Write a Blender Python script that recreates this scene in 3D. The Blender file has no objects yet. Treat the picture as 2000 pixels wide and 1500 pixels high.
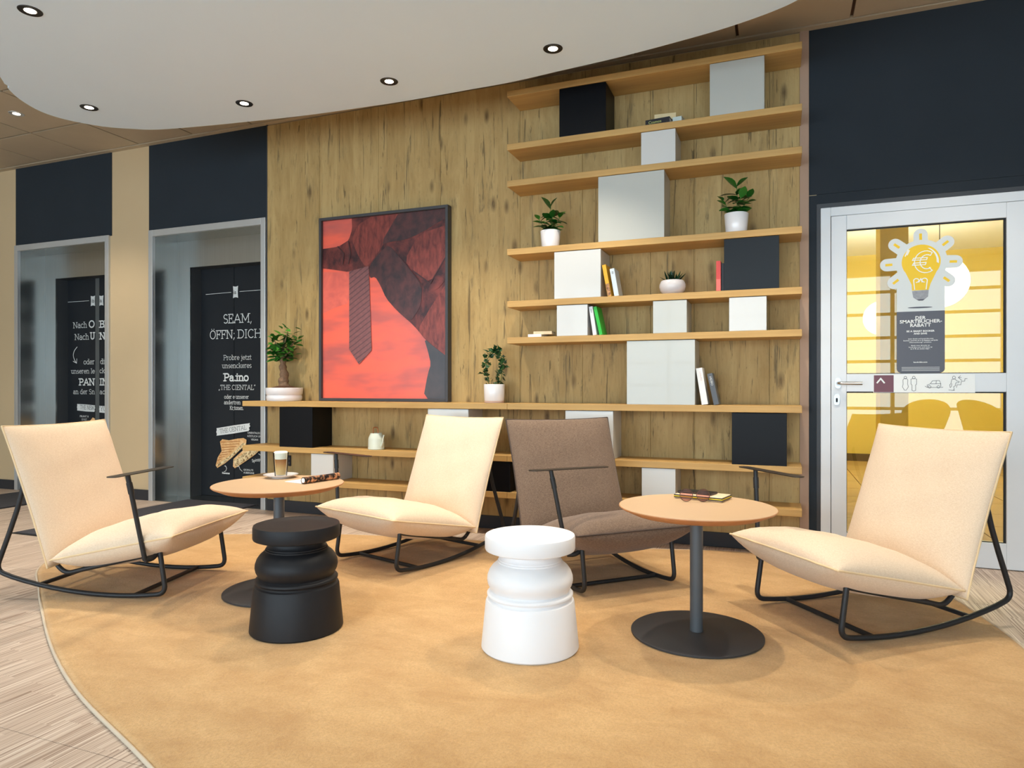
import bpy, bmesh, math, random
from mathutils import Vector, Matrix
random.seed(7)
R = math.radians
sc = bpy.context.scene
COL = sc.collection

# ------------------------------------------------------------------ camera
cam = bpy.data.cameras.new('camera'); cam.sensor_width = 36.0; cam.lens = 23.994; cam.shift_y = 0.0035
cam.clip_start = 0.05; cam.clip_end = 200
cam_o = bpy.data.objects.new('camera', cam); COL.objects.link(cam_o)
cam_o.location = (0, 0, 1.0); cam_o.rotation_euler = (R(90), 0, R(21.3106)); sc.camera = cam_o

# ------------------------------------------------------------------ world, exposure
world = bpy.data.worlds.new('sky'); sc.world = world; world.use_nodes = True
bg = world.node_tree.nodes['Background']; bg.inputs[0].default_value = (0.70, 0.87, 1.0, 1); bg.inputs[1].default_value = 6.4
vs = sc.view_settings; vs.view_transform = 'Standard'; vs.look = 'None'; vs.gamma = 1.0; vs.use_curve_mapping = False
vs.exposure = 0.03
SPOT_W = 100.0           # watts of one ceiling downlight
# daylight: portals in the three glazed openings of the front facade guide the sky light in
for k, (xa, xb) in enumerate(((-7.6, -3.9), (-3.7, 0.0), (0.2, 3.4))):
    l = bpy.data.lights.new('window_portal', 'AREA'); l.shape = 'RECTANGLE'; l.size = xb - xa; l.size_y = 2.75
    l.cycles.is_portal = True
    o = bpy.data.objects.new('window_portal', l); COL.objects.link(o)
    o.location = ((xa + xb) / 2, -4.05, 1.5); o.rotation_euler = (R(90), 0, 0)

# ------------------------------------------------------------------ room numbers (metres)
WY = 4.474      # face of the back wall
SF = 4.212      # front of the shelves
CZ = 3.147      # ceiling

# ------------------------------------------------------------------ materials
def lin(c):
    return tuple(((v / 255) / 12.92 if v / 255 <= .04045 else ((v / 255 + .055) / 1.055) ** 2.4) for v in c[:3])
class NT:
    def __init__(s, name):
        s.m = bpy.data.materials.new(name); s.m.use_nodes = True; s.t = s.m.node_tree; s.b = s.t.nodes['Principled BSDF']
    def n(s, typ, **kw):
        nd = s.t.nodes.new(typ)
        for k, v in kw.items():
            if k.startswith('i_'): nd.inputs[k[2:].replace('_', ' ')].default_value = v
            elif k.startswith('x_'): nd.inputs[int(k[2:])].default_value = v
            else: setattr(nd, k, v)
        return nd
    def l(s, a, b): s.t.links.new(a, b)
    def math(s, op, a, b=None, c=None):
        nd = s.t.nodes.new('ShaderNodeMath'); nd.operation = op
        for i, v in enumerate((a, b, c)):
            if v is None: continue
            if isinstance(v, (int, float)): nd.inputs[i].default_value = v
            else: s.l(v, nd.inputs[i])
        return nd.outputs[0]
    def mix(s, f, a, b, blend='MIX'):
        nd = s.t.nodes.new('ShaderNodeMixRGB'); nd.blend_type = blend
        for i, v in enumerate((f, a, b)):
            if isinstance(v, (int, float)): nd.inputs[i].default_value = v
            elif isinstance(v, tuple): nd.inputs[i].default_value = (*lin(v), 1)
            else: s.l(v, nd.inputs[i])
        return nd.outputs[0]
    def ramp(s, f, stops):
        nd = s.t.nodes.new('ShaderNodeValToRGB'); e = nd.color_ramp.elements
        while len(e) < len(stops): e.new(.5)
        for el, (p, c) in zip(e, stops):
            el.position = p; el.color = (c, c, c, 1) if isinstance(c, (int, float)) else (*lin(c), 1)
        s.l(f, nd.inputs[0]); return nd.outputs[0]
    def coords(s, scale=(1, 1, 1), kind='Object', loc=(0, 0, 0), rot=(0, 0, 0)):
        tc = s.t.nodes.new('ShaderNodeTexCoord'); mp = s.t.nodes.new('ShaderNodeMapping')
        mp.inputs['Scale'].default_value = scale; mp.inputs['Location'].default_value = loc; mp.inputs['Rotation'].default_value = rot
        s.l(tc.outputs[kind], mp.inputs[0]); return mp.outputs[0]
    def noise(s, vec, scale=5, detail=4, rough=.5, dist=0):
        nd = s.n('ShaderNodeTexNoise', i_Scale=scale, i_Detail=detail, i_Roughness=rough, i_Distortion=dist); s.l(vec, nd.inputs['Vector']); return nd.outputs[0]
    def bump(s, h, strength=.2, dist=.01):
        nd = s.n('ShaderNodeBump', i_Strength=strength, i_Distance=dist); s.l(h, nd.inputs['Height']); s.l(nd.outputs[0], s.b.inputs['Normal'])
    def base(s, c):
        if isinstance(c, tuple): s.b.inputs['Base Color'].default_value = (*lin(c), 1)
        else: s.l(c, s.b.inputs['Base Color'])
    def pr(s, rough=.5, metal=0, spec=.5, coat=0):
        s.b.inputs['Roughness'].default_value = rough; s.b.inputs['Metallic'].default_value = metal
        s.b.inputs['Specular IOR Level'].default_value = spec; s.b.inputs['Coat Weight'].default_value = coat

def plain(name, c, rough=.5, metal=0, spec=.5, var=.06, scale=8, bump=0, bscale=200, coat=0):
    t = NT(name); v = t.coords()
    n = t.noise(v, scale, 4)
    d = tuple(max(0, x * (1 - var)) for x in c); u = tuple(min(255, x * (1 + var)) for x in c)
    t.base(t.mix(n, d, u)); t.pr(rough, metal, spec, coat)
    if bump: t.bump(t.noise(v, bscale, 3), bump, .003)
    return t.m

def wood_wall():
    t = NT('rustic_oak_cladding')
    tc = t.n('ShaderNodeTexCoord'); sp = t.n('ShaderNodeSeparateXYZ'); t.l(tc.outputs['Object'], sp.inputs[0])
    X, Z = sp.outputs[0], sp.outputs[2]
    pid = t.math('FLOOR', t.math('DIVIDE', t.math('ADD', X, 10), .151))
    wn = t.n('ShaderNodeTexWhiteNoise', noise_dimensions='1D'); t.l(pid, wn.inputs['W'])
    off = t.math('MULTIPLY', wn.outputs[0], 17)
    cb = t.n('ShaderNodeCombineXYZ'); t.l(X, cb.inputs[0]); t.l(off, cb.inputs[1]); t.l(Z, cb.inputs[2])
    def mp(sx, sz, l=0):
        m = t.n('ShaderNodeMapping'); m.inputs['Scale'].default_value = (sx, 1, sz); m.inputs['Location'].default_value = (l, l, l); t.l(cb.outputs[0], m.inputs[0]); return m.outputs[0]
    grain = t.noise(mp(95, 3.6), 1, 6, .7, .8)
    broad = t.noise(mp(7, 1.7), 1, 5, .65, .6)
    c = t.mix(grain, (156, 122, 70), (208, 178, 118))
    c = t.mix(t.ramp(broad, [(.35, 0), (.7, 1)]), t.mix(.42, c, (150, 122, 76)), t.mix(.32, c, (212, 190, 138)))
    # tonal change board by board
    c = t.mix(t.math('MULTIPLY', wn.outputs[0], .18), c, (150, 116, 64))
    # grey-black weathering streaks and cracks
    st = t.ramp(t.noise(mp(14, 1.9, 3.1), 1, 5, .65, 1.0), [(.55, 0), (.68, 1)])
    fine = t.ramp(t.noise(mp(110, 3.0, 7.7), 1, 3, .6, .9), [(.42, 0), (.6, 1)])
    c = t.mix(t.math('MULTIPLY', t.math('MULTIPLY', st, fine), .72), c, (70, 66, 52))
    crack = t.ramp(t.noise(mp(30, 1.7, 12.3), 1, 4, .6, 1.4), [(.63, 0), (.66, 1)])
    c = t.mix(t.math('MULTIPLY', crack, .62), c, (66, 54, 38))
    # knots
    vo = t.n('ShaderNodeTexVoronoi', i_Scale=1.0, i_Randomness=1.0); t.l(mp(7.5, 3.0, .37), vo.inputs['Vector'])
    kn = t.ramp(vo.outputs['Distance'], [(.06, 1), (.20, 0)])
    kn2 = t.math('MULTIPLY', kn, t.ramp(grain, [(.3, .2), (.55, 1)]))
    c = t.mix(t.math('MULTIPLY', kn2, .8), c, (72, 52, 32))
    sp_ = t.ramp(t.noise(mp(120, 22, 5.5), 1, 3, .6, .4), [(.64, 0), (.74, 1)]); c = t.mix(t.math('MULTIPLY', sp_, .5), c, (84, 64, 40))
    t.base(c); t.pr(.62, 0, .3)
    t.bump(t.math('SUBTRACT', grain, crack), .12, .004)
    return t.m

def oak_shelf():
    t = NT('oak_shelf_board'); g = t.noise(t.coords((3, 60, 60)), 1, 5, .6, .5); b = t.noise(t.coords((1.2, 9, 9)), 1, 3)
    c = t.mix(g, (182, 140, 80), (212, 174, 110)); c = t.mix(t.ramp(b, [(.4, 0), (.75, .5)]), c, (150, 114, 64))
    t.base(c); t.pr(.5, 0, .35); t.bump(g, .06, .002); return t.m

def floor_mat():
    t = NT('woven_vinyl_floor')
    tc = t.n('ShaderNodeTexCoord'); sp = t.n('ShaderNodeSeparateXYZ'); t.l(tc.outputs['Object'], sp.inputs[0])
    X, Y = sp.outputs[0], sp.outputs[1]
    # staggered short strips of weave
    row = t.math('FLOOR', t.math('DIVIDE', t.math('ADD', X, 20), .075))
    wn = t.n('ShaderNodeTexWhiteNoise', noise_dimensions='1D'); t.l(row, wn.inputs['W'])
    seg = t.math('FLOOR', t.math('DIVIDE', t.math('ADD', Y, t.math('MULTIPLY', wn.outputs[0], 7)), .26))
    cb = t.n('ShaderNodeCombineXYZ'); t.l(row, cb.inputs[0]); t.l(seg, cb.inputs[1])
    w2 = t.n('ShaderNodeTexWhiteNoise', noise_dimensions='2D'); t.l(cb.outputs[0], w2.inputs['Vector'])
    c2 = t.n('ShaderNodeCombineXYZ'); t.l(t.math('MULTIPLY', X, 165), c2.inputs[0]); t.l(t.math('ADD', t.math('MULTIPLY', Y, 1.6), t.math('MULTIPLY', w2.outputs[0], 40)), c2.inputs[1])
    s = t.noise(c2.outputs[0], 1, 2, .6)
    c = t.ramp(s, [(.34, (140, 116, 100)), (.47, (200, 180, 164)), (.58, (214, 196, 180)), (.70, (240, 228, 214))])
    c = t.mix(t.math('MULTIPLY', w2.outputs[0], .28), c, (172, 150, 132))
    t.base(c); t.pr(.45, 0, .35); t.bump(s, .15, .002); return t.m

def rug_mat():
    t = NT('ochre_cut_pile'); v = t.coords()
    a = t.noise(t.coords((1, 1.6, 1), rot=(0, 0, .35)), 4.2, 7, .68, .4); f = t.ramp(t.noise(v, 120, 4, .8), [(.34, 0), (.66, 1)]); m = t.noise(v, 22, 5, .7)
    c = t.mix(t.ramp(a, [(.36, 0), (.64, 1)]), (198, 152, 94), (224, 182, 124))
    c = t.mix(t.math('MULTIPLY', f, .5), c, (164, 118, 68)); c = t.mix(t.math('MULTIPLY', m, .22), c, (236, 206, 156))
    t.base(c); t.pr(.95, 0, .1); t.b.inputs['Sheen Weight'].default_value = .25
    t.bump(f, .5, .004); return t.m

def fabric(name, a, b, scale=520):
    t = NT(name); w1 = t.noise(t.coords((1, .18, 1)), scale, 2); w2 = t.noise(t.coords((.18, 1, 1)), scale, 2)
    w = t.math('MULTIPLY', t.math('ADD', w1, w2), .5); big = t.noise(t.coords(), 4, 3)
    c = t.mix(t.ramp(w, [(.38, 0), (.62, 1)]), a, b); c = t.mix(t.math('MULTIPLY', big, .15), c, a)
    t.base(c); t.pr(.9, 0, .15); t.b.inputs['Sheen Weight'].default_value = .15; t.bump(w, .25, .002); return t.m

def brushed(name, c, rough=.3, vertical=True):
    t = NT(name); n = t.noise(t.coords((300, 300, 2) if vertical else (2, 300, 300)), 1, 3)
    t.base(t.mix(n, tuple(x * .88 for x in c), c)); t.pr(rough, 1.0, .5); t.bump(n, .05, .001); return t.m

def glassy(name, tint=(255, 255, 255), ior=1.45, rough=.0):
    t = NT(name); tr = t.n('ShaderNodeBsdfTransparent'); tr.inputs[0].default_value = (*lin(tint), 1)
    gl = t.n('ShaderNodeBsdfGlossy'); gl.inputs['Roughness'].default_value = rough
    fr = t.n('ShaderNodeFresnel'); fr.inputs[0].default_value = ior
    mx = t.n('ShaderNodeMixShader'); t.l(fr.outputs[0], mx.inputs[0]); t.l(tr.outputs[0], mx.inputs[1]); t.l(gl.outputs[0], mx.inputs[2])
    t.l(mx.outputs[0], t.t.nodes['Material Output'].inputs[0]); return t.m

def glow(name, c, strength):
    t = NT(name); t.base((255, 255, 255)); t.b.inputs['Emission Color'].default_value = (*lin(c), 1); t.b.inputs['Emission Strength'].default_value = strength
    return t.m

def leafmat(name, a, b):
    t = NT(name); oi = t.n('ShaderNodeObjectInfo'); n = t.noise(t.coords(), 30, 2)
    c = t.mix(oi.outputs['Random'], a, b); c = t.mix(t.math('MULTIPLY', n, .3), c, a)
    t.base(c); t.pr(.35, 0, .5); return t.m

def print_mat(name, a, b, sx=4, sz=4, detail=5, lo=.35, hi=.65, rough=.35):
    t = NT(name); n = t.noise(t.coords((sx, 1, sz)), 1, detail, .6, .4); t.base(t.mix(t.ramp(n, [(lo, 0), (hi, 1)]), a, b)); t.pr(rough, 0, .4); return t.m

def tie_mat():
    t = NT('printed_striped_tie'); w = t.n('ShaderNodeTexWave', wave_type='BANDS', bands_direction='DIAGONAL', i_Scale=.7, i_Distortion=.3)
    t.l(t.coords((-14, 1, 22)), w.inputs['Vector']); n = t.noise(t.coords((40, 1, 40)), 1, 3)
    t.base(t.mix(t.math('MULTIPLY', t.ramp(w.outputs[1], [(.82, 0), (.97, 1)]), .75), t.mix(n, (104, 62, 66), (140, 90, 88)), (70, 44, 52))); t.pr(.35); return t.m

M = dict(
 wood=wood_wall(), shelf=oak_shelf(), floor=floor_mat(), rug=rug_mat(),
 rug_edge=plain('rug_binding', (206, 190, 168), .9, bump=.3, bscale=300),
 plaster=plain('white_plaster', (236, 238, 240), .85, var=.012, scale=2),
 cloud=plain('white_suspended_ceiling', (222, 240, 254), .85, var=.01, scale=2),
 beige=plain('beige_wall_paint', (203, 178, 140), .8, var=.02, scale=3, bump=.05),
 navy=plain('blue_black_wall_paint', (40, 47, 54), .8, spec=.25, var=.05, scale=4, bump=.12, bscale=260),
 navy_trim=plain('anthracite_metal_trim', (56, 59, 64), .5, var=.03),
 edge=plain('taupe_wall_edging', (172, 142, 120), .7, var=.04),
 tile=plain('brown_ceiling_panel', (190, 174, 148), .75, var=.03, scale=6, bump=.1, bscale=300),
 grid=plain('ceiling_grid', (96, 70, 50), .7), grid_l=plain('ceiling_grid_rail', (190, 170, 140), .6),
 skirting=plain('dark_skirting', (40, 41, 46), .55, var=.05),
 mat=plain('charcoal_floor_mat', (62, 62, 68), .95, var=.35, scale=150, bump=.6, bscale=220),
 steel=brushed('brushed_steel', (196, 200, 198), .32), steel_d=brushed('polished_steel_reveal', (184, 186, 184), .26),
 alu=plain('satin_aluminium', (206, 210, 212), .35, metal=.6, var=.02),
 jamb=plain('graphite_jamb', (66, 70, 74), .5, var=.04), leaf_dark=plain('chalkboard_print_film', (36, 39, 43), .55, spec=.2, var=.10, scale=3),
 chalk=plain('chalk_white_print', (226, 228, 226), .6, var=.08, scale=90), chalk2=plain('dark_lettering_print', (70, 72, 74), .6),
 cream=fabric('cream_upholstery', (218, 194, 166), (236, 215, 191)), cream_pipe=plain('cream_piping', (228, 200, 158), .9),
 taupe=fabric('taupe_upholstery', (98, 80, 68), (142, 120, 102)), taupe_pipe=plain('dark_taupe_piping', (78, 64, 56), .9),
 tube=plain('black_powder_coated_steel', (45, 46, 48), .45, metal=.3, var=.04, bump=.06, bscale=500),
 tray=plain('dark_bronze_tray', (58, 52, 48), .4, metal=.5),
 top_lam=plain('beige_table_laminate', (206, 174, 138), .42, var=.02, scale=4), ply=plain('bevelled_plywood_edge', (192, 130, 82), .5, var=.10, scale=20),
 basegrey=plain('anthracite_powder_coat', (58, 58, 60), .5, metal=.2, var=.03, bump=.06, bscale=600), column=plain('grey_powder_coat', (84, 88, 92), .45, metal=.2, var=.03),
 blk_stool=plain('black_moulded_plastic', (27, 27, 30), .5, spec=.3, var=.14, scale=14, bump=.05, bscale=120), wht_stool=plain('white_moulded_plastic', (240, 240, 242), .5, var=.012, scale=6),
 box_w=plain('white_lacquered_cube', (206, 207, 205), .28, var=.012, scale=3, coat=.2), box_g=plain('pale_grey_lacquered_cube', (186, 188, 182), .3, var=.012, scale=3, coat=.2),
 box_k=plain('black_lacquered_cube', (11, 12, 16), .4, spec=.18, var=.06, scale=4), box_n=plain('charcoal_lacquered_cube', (32, 38, 44), .5, spec=.2, var=.06, scale=4),
 frame=plain('dark_picture_frame', (58, 58, 62), .45, var=.04), frame_in=plain('black_frame_side', (22, 21, 23), .5),
 white_door=plain('white_coated_aluminium', (224, 228, 232), .35, var=.01), gasket=plain('black_rubber_gasket', (16, 16, 18), .6), glass=glassy('door_glass', (246, 248, 236), 1.6),
 chrome=plain('satin_chrome', (200, 200, 200), .25, metal=1, var=.02),
 yellow=plain('mustard_corridor_wall', (228, 204, 104), .7, var=.03, scale=3), ctile=plain('sand_corridor_tile', (176, 146, 96), .5, var=.08, scale=3),
 pot=plain('glossy_white_ceramic', (238, 236, 238), .15, var=.02, coat=.4), pot_g=plain('pale_grey_ceramic', (206, 202, 204), .25, var=.03, coat=.3), terracotta=plain('pinkish_clay', (206, 178, 166), .7),
 soil=plain('dark_potting_soil', (72, 46, 28), .95, var=.5, scale=120, bump=.8, bscale=150),
 leaf_a=leafmat('glossy_green_leaf', (14, 66, 20), (46, 120, 38)), leaf_b=leafmat('dark_ivy_leaf', (16, 52, 26), (44, 92, 44)), leaf_c=leafmat('succulent_leaf', (10, 40, 24), (28, 76, 44)),
 leaf_f=leafmat('ficus_leaf', (18, 74, 24), (78, 150, 50)),
 stem=plain('green_stem', (96, 120, 52), .6), bark=plain('ficus_bark', (118, 92, 70), .85, var=.25, scale=60, bump=.6, bscale=90),
 sage=plain('pale_sage_enamel', (214, 222, 208), .35, var=.02), copper=plain('copper', (184, 112, 70), .3, metal=.9),
 paper=plain('book_pages', (232, 222, 200), .9, var=.06, scale=200), white_paper=plain('white_paper', (240, 240, 238), .7, var=.02),
 spot_ring=plain('black_downlight_ring', (20, 19, 20), .4), spot_glow=glow('lit_lamp_lens', (255, 236, 208), 14.0),
)

# ------------------------------------------------------------------ mesh helpers
def new_obj(name, mesh, mat=None, parent=None, smooth=None):
    o = bpy.data.objects.new(name, mesh); COL.objects.link(o)
    if mat is not None and not mesh.materials: mesh.materials.append(mat)
    if parent is not None: o.parent = parent
    return o
def fin(bm, name, mat, parent=None, smooth=False, angle=40):
    me = bpy.data.meshes.new(name); bmesh.ops.recalc_face_normals(bm, faces=bm.faces)
    if smooth:
        for f in bm.faces: f.smooth = True
        for e in bm.edges:
            if len(e.link_faces) == 2 and e.calc_face_angle(0) > R(angle): e.smooth = False
    bm.to_mesh(me); bm.free(); me.materials.append(mat)
    return new_obj(name, me, None, parent)
def box_bm(bm, a, b, bevel=0, seg=2):
    x0, y0, z0 = a; x1, y1, z1 = b
    vs = [bm.verts.new(p) for p in ((x0, y0, z0), (x1, y0, z0), (x1, y1, z0), (x0, y1, z0), (x0, y0, z1), (x1, y0, z1), (x1, y1, z1), (x0, y1, z1))]
    fs = [bm.faces.new([vs[i] for i in f]) for f in ((0, 3, 2, 1), (4, 5, 6, 7), (0, 1, 5, 4), (1, 2, 6, 5), (2, 3, 7, 6), (3, 0, 4, 7))]
    if bevel:
        es = set(e for f in fs for e in f.edges)
        bmesh.ops.bevel(bm, geom=list(es), offset=bevel, segments=seg, affect='EDGES', profile=.6)
def box(name, a, b, mat, parent=None, bevel=0, seg=2):
    bm = bmesh.new(); box_bm(bm, a, b, bevel, seg); return fin(bm, name, mat, parent)
def boxes(name, lst, mat, parent=None, bevel=0):
    bm = bmesh.new()
    for a, b in lst: box_bm(bm, a, b, bevel)
    return fin(bm, name, mat, parent)
def lathe_bm(bm, prof, seg=48, c=(0, 0, 0), cap=True):
    rings = []
    for r, z in prof:
        if r < 1e-6: rings.append([bm.verts.new((c[0], c[1], c[2] + z))])
        else: rings.append([bm.verts.new((c[0] + r * math.cos(2 * math.pi * i / seg), c[1] + r * math.sin(2 * math.pi * i / seg), c[2] + z)) for i in range(seg)])
    for A, B in zip(rings, rings[1:]):
        for i in range(seg):
            j = (i + 1) % seg
            if len(A) == 1 and len(B) == 1: continue
            if len(A) == 1: bm.faces.new((A[0], B[j], B[i]))
            elif len(B) == 1: bm.faces.new((A[i], A[j], B[0]))
            else: bm.faces.new((A[i], A[j], B[j], B[i]))
def lathe(name, prof, mat, parent=None, seg=48, c=(0, 0, 0), angle=40):
    bm = bmesh.new(); lathe_bm(bm, prof, seg, c); return fin(bm, name, mat, parent, True, angle)
def catmull(P, n=8, closed=False):
    P = [Vector(p) for p in P]; out = []; N = len(P)
    for i in range(N if closed else N - 1):
        if closed: a, b, c, d = P[i - 1], P[i], P[(i + 1) % N], P[(i + 2) % N]
        else: a, b, c, d = P[max(i - 1, 0)], P[i], P[i + 1], P[min(i + 2, N - 1)]
        for k in range(n):
            t = k / n
            out.append(.5 * ((2 * b) + (c - a) * t + (2 * a - 5 * b + 4 * c - d) * t * t + (3 * b - a - 3 * c + d) * t ** 3))
    if not closed: out.append(P[-1])
    return out
def fillet(P, r, n=6):
    P = [Vector(p) for p in P]; out = [P[0]]
    for a, b, c in zip(P, P[1:], P[2:]):
        d1 = (a - b); d2 = (c - b); k = min(r, d1.length * .49, d2.length * .49)
        p, q = b + d1.normalized() * k, b + d2.normalized() * k
        for i in range(n + 1):
            t = i / n; out.append((1 - t) ** 2 * p + 2 * t * (1 - t) * b + t * t * q)
    out.append(P[-1]); return out
def tube_bm(bm, P, r, seg=10, closed=False, rads=None):
    P = [Vector(p) for p in P]; N = len(P); rings = []; up = None
    for i, p in enumerate(P):
        a = P[(i - 1) % N] if (i or closed) else p; b = P[(i + 1) % N] if (i < N - 1 or closed) else p
        t = (b - a).normalized()
        if up is None:
            up = Vector((0, 0, 1)) if abs(t.z) < .9 else Vector((1, 0, 0))
        up = (up - t * up.dot(t)).normalized(); s = t.cross(up)
        rr = rads[i] if rads else r
        rings.append([bm.verts.new(p + (up * math.cos(2 * math.pi * k / seg) + s * math.sin(2 * math.pi * k / seg)) * rr) for k in range(seg)])
    for A, B in (list(zip(rings, rings[1:])) + ([(rings[-1], rings[0])] if closed else [])):
        for k in range(seg):
            bm.faces.new((A[k], A[(k + 1) % seg], B[(k + 1) % seg], B[k]))
    if not closed:
        bm.faces.new(list(reversed(rings[0]))); bm.faces.new(rings[-1])
def tube(name, P, r, mat, parent=None, seg=10, closed=False, rads=None):
    bm = bmesh.new(); tube_bm(bm, P, r, seg, closed, rads); return fin(bm, name, mat, parent, True, 60)
def slab_bm(bm, pts, y0, y1):
    """polygon given as (x, z) points, extruded from y0 (front) to y1"""
    from mathutils.geometry import tessellate_polygon
    f = [bm.verts.new((p[0], y0, p[1])) for p in pts]; k = [bm.verts.new((p[0], y1, p[1])) for p in pts]; n = len(pts)
    for t in tessellate_polygon([[Vector((p[0], p[1], 0)) for p in pts]]):
        for q in (f, k):
            try: bm.faces.new([q[i] for i in t])
            except ValueError: pass
    for i in range(n): bm.faces.new((f[i], k[i], k[(i + 1) % n], f[(i + 1) % n]))
def slab(name, polys, y0, y1, mat, parent=None):
    bm = bmesh.new()
    for i, p in enumerate(polys): slab_bm(bm, p, y0 - 4e-5 * i, y1)
    return fin(bm, name, mat, parent)
def empty(name, loc=(0, 0, 0), rz=0):
    o = bpy.data.objects.new(name, None); COL.objects.link(o); o.location = loc; o.rotation_euler = (0, 0, rz); o.empty_display_size = .05; return o
def tag(o, label=None, cat=None, group=None, kind=None):
    if label: o['label'] = label
    if cat: o['category'] = cat
    if group: o['group'] = group
    if kind: o['kind'] = kind
    return o
def struct(o): o['kind'] = 'structure'; return o
def ell(cx, cz, rx, rz, n=32, a0=0, a1=360): return [(cx + rx * math.cos(R(a0 + (a1 - a0) * i / n)), cz + rz * math.sin(R(a0 + (a1 - a0) * i / n))) for i in range(n if a1 - a0 == 360 else n + 1)]
def capsule(cx, cz, L, r, ang, n=10):
    d = (math.cos(ang), math.sin(ang)); out = []
    for s in (1, -1):
        for i in range(n + 1):
            a = ang + (-90 + 180 * i / n) * math.pi / 180 + (0 if s == 1 else math.pi)
            out.append((cx + s * d[0] * L / 2 + r * math.cos(a), cz + s * d[1] * L / 2 + r * math.sin(a)))
    return out
RC = [0]
def ribbon_bm(bm, P, w, y):
    """flat stroke of width w along (x, z) points, facing -Y"""
    for a, b in zip(P, P[1:]):
        RC[0] = (RC[0] + 1) % 24
        d = Vector((b[0] - a[0], b[1] - a[1])); L = d.length
        if L < 1e-7: continue
        d /= L; nx, nz = -d.y * w / 2, d.x * w / 2; e = w * .42
        q = [(a[0] - d.x * e + nx, a[1] - d.y * e + nz), (a[0] - d.x * e - nx, a[1] - d.y * e - nz), (b[0] + d.x * e - nx, b[1] + d.y * e - nz), (b[0] + d.x * e + nx, b[1] + d.y * e + nz)]
        bm.faces.new([bm.verts.new((p[0], y - 2.5e-5 * RC[0], p[1])) for p in q])
def ribbons(name, lines, w, y, mat, parent=None):
    bm = bmesh.new()
    for P in lines: ribbon_bm(bm, P, w, y)
    return fin(bm, name, mat, parent)

# sans lettering from the built-in font, as mesh, fitted between x0 and x1 (or sized), facing -Y
def sans_bm(bm, s, x, z, h, y, x1=None, align='L', bold=0, rot=0):
    cu = bpy.data.curves.new('t', 'FONT'); cu.body = s; cu.size = h / .70; cu.offset = bold; cu.resolution_u = 2
    o = bpy.data.objects.new('t', cu); COL.objects.link(o)
    dg = bpy.context.evaluated_depsgraph_get(); me = bpy.data.meshes.new_from_object(o.evaluated_get(dg))
    xs = [v.co.x for v in me.vertices] or [0, 1]; a, b = min(xs), max(xs); k = 1.0; ox = x - a
    if x1 is not None: k = (x1 - x) / max(b - a, 1e-6); ox = x - a * k
    elif align == 'C': ox = x - (a + b) / 2
    cr, sr = math.cos(rot), math.sin(rot); vm = []
    for v in me.vertices:
        px, pz = ox + v.co.x * k - x, v.co.y
        vm.append(bm.verts.new((x + px * cr - pz * sr, y, z + px * sr + pz * cr)))
    for p in me.polygons:
        try: bm.faces.new([vm[i] for i in p.vertices])
        except ValueError: pass
    bpy.data.objects.remove(o); bpy.data.curves.remove(cu); bpy.data.meshes.remove(me)
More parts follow.
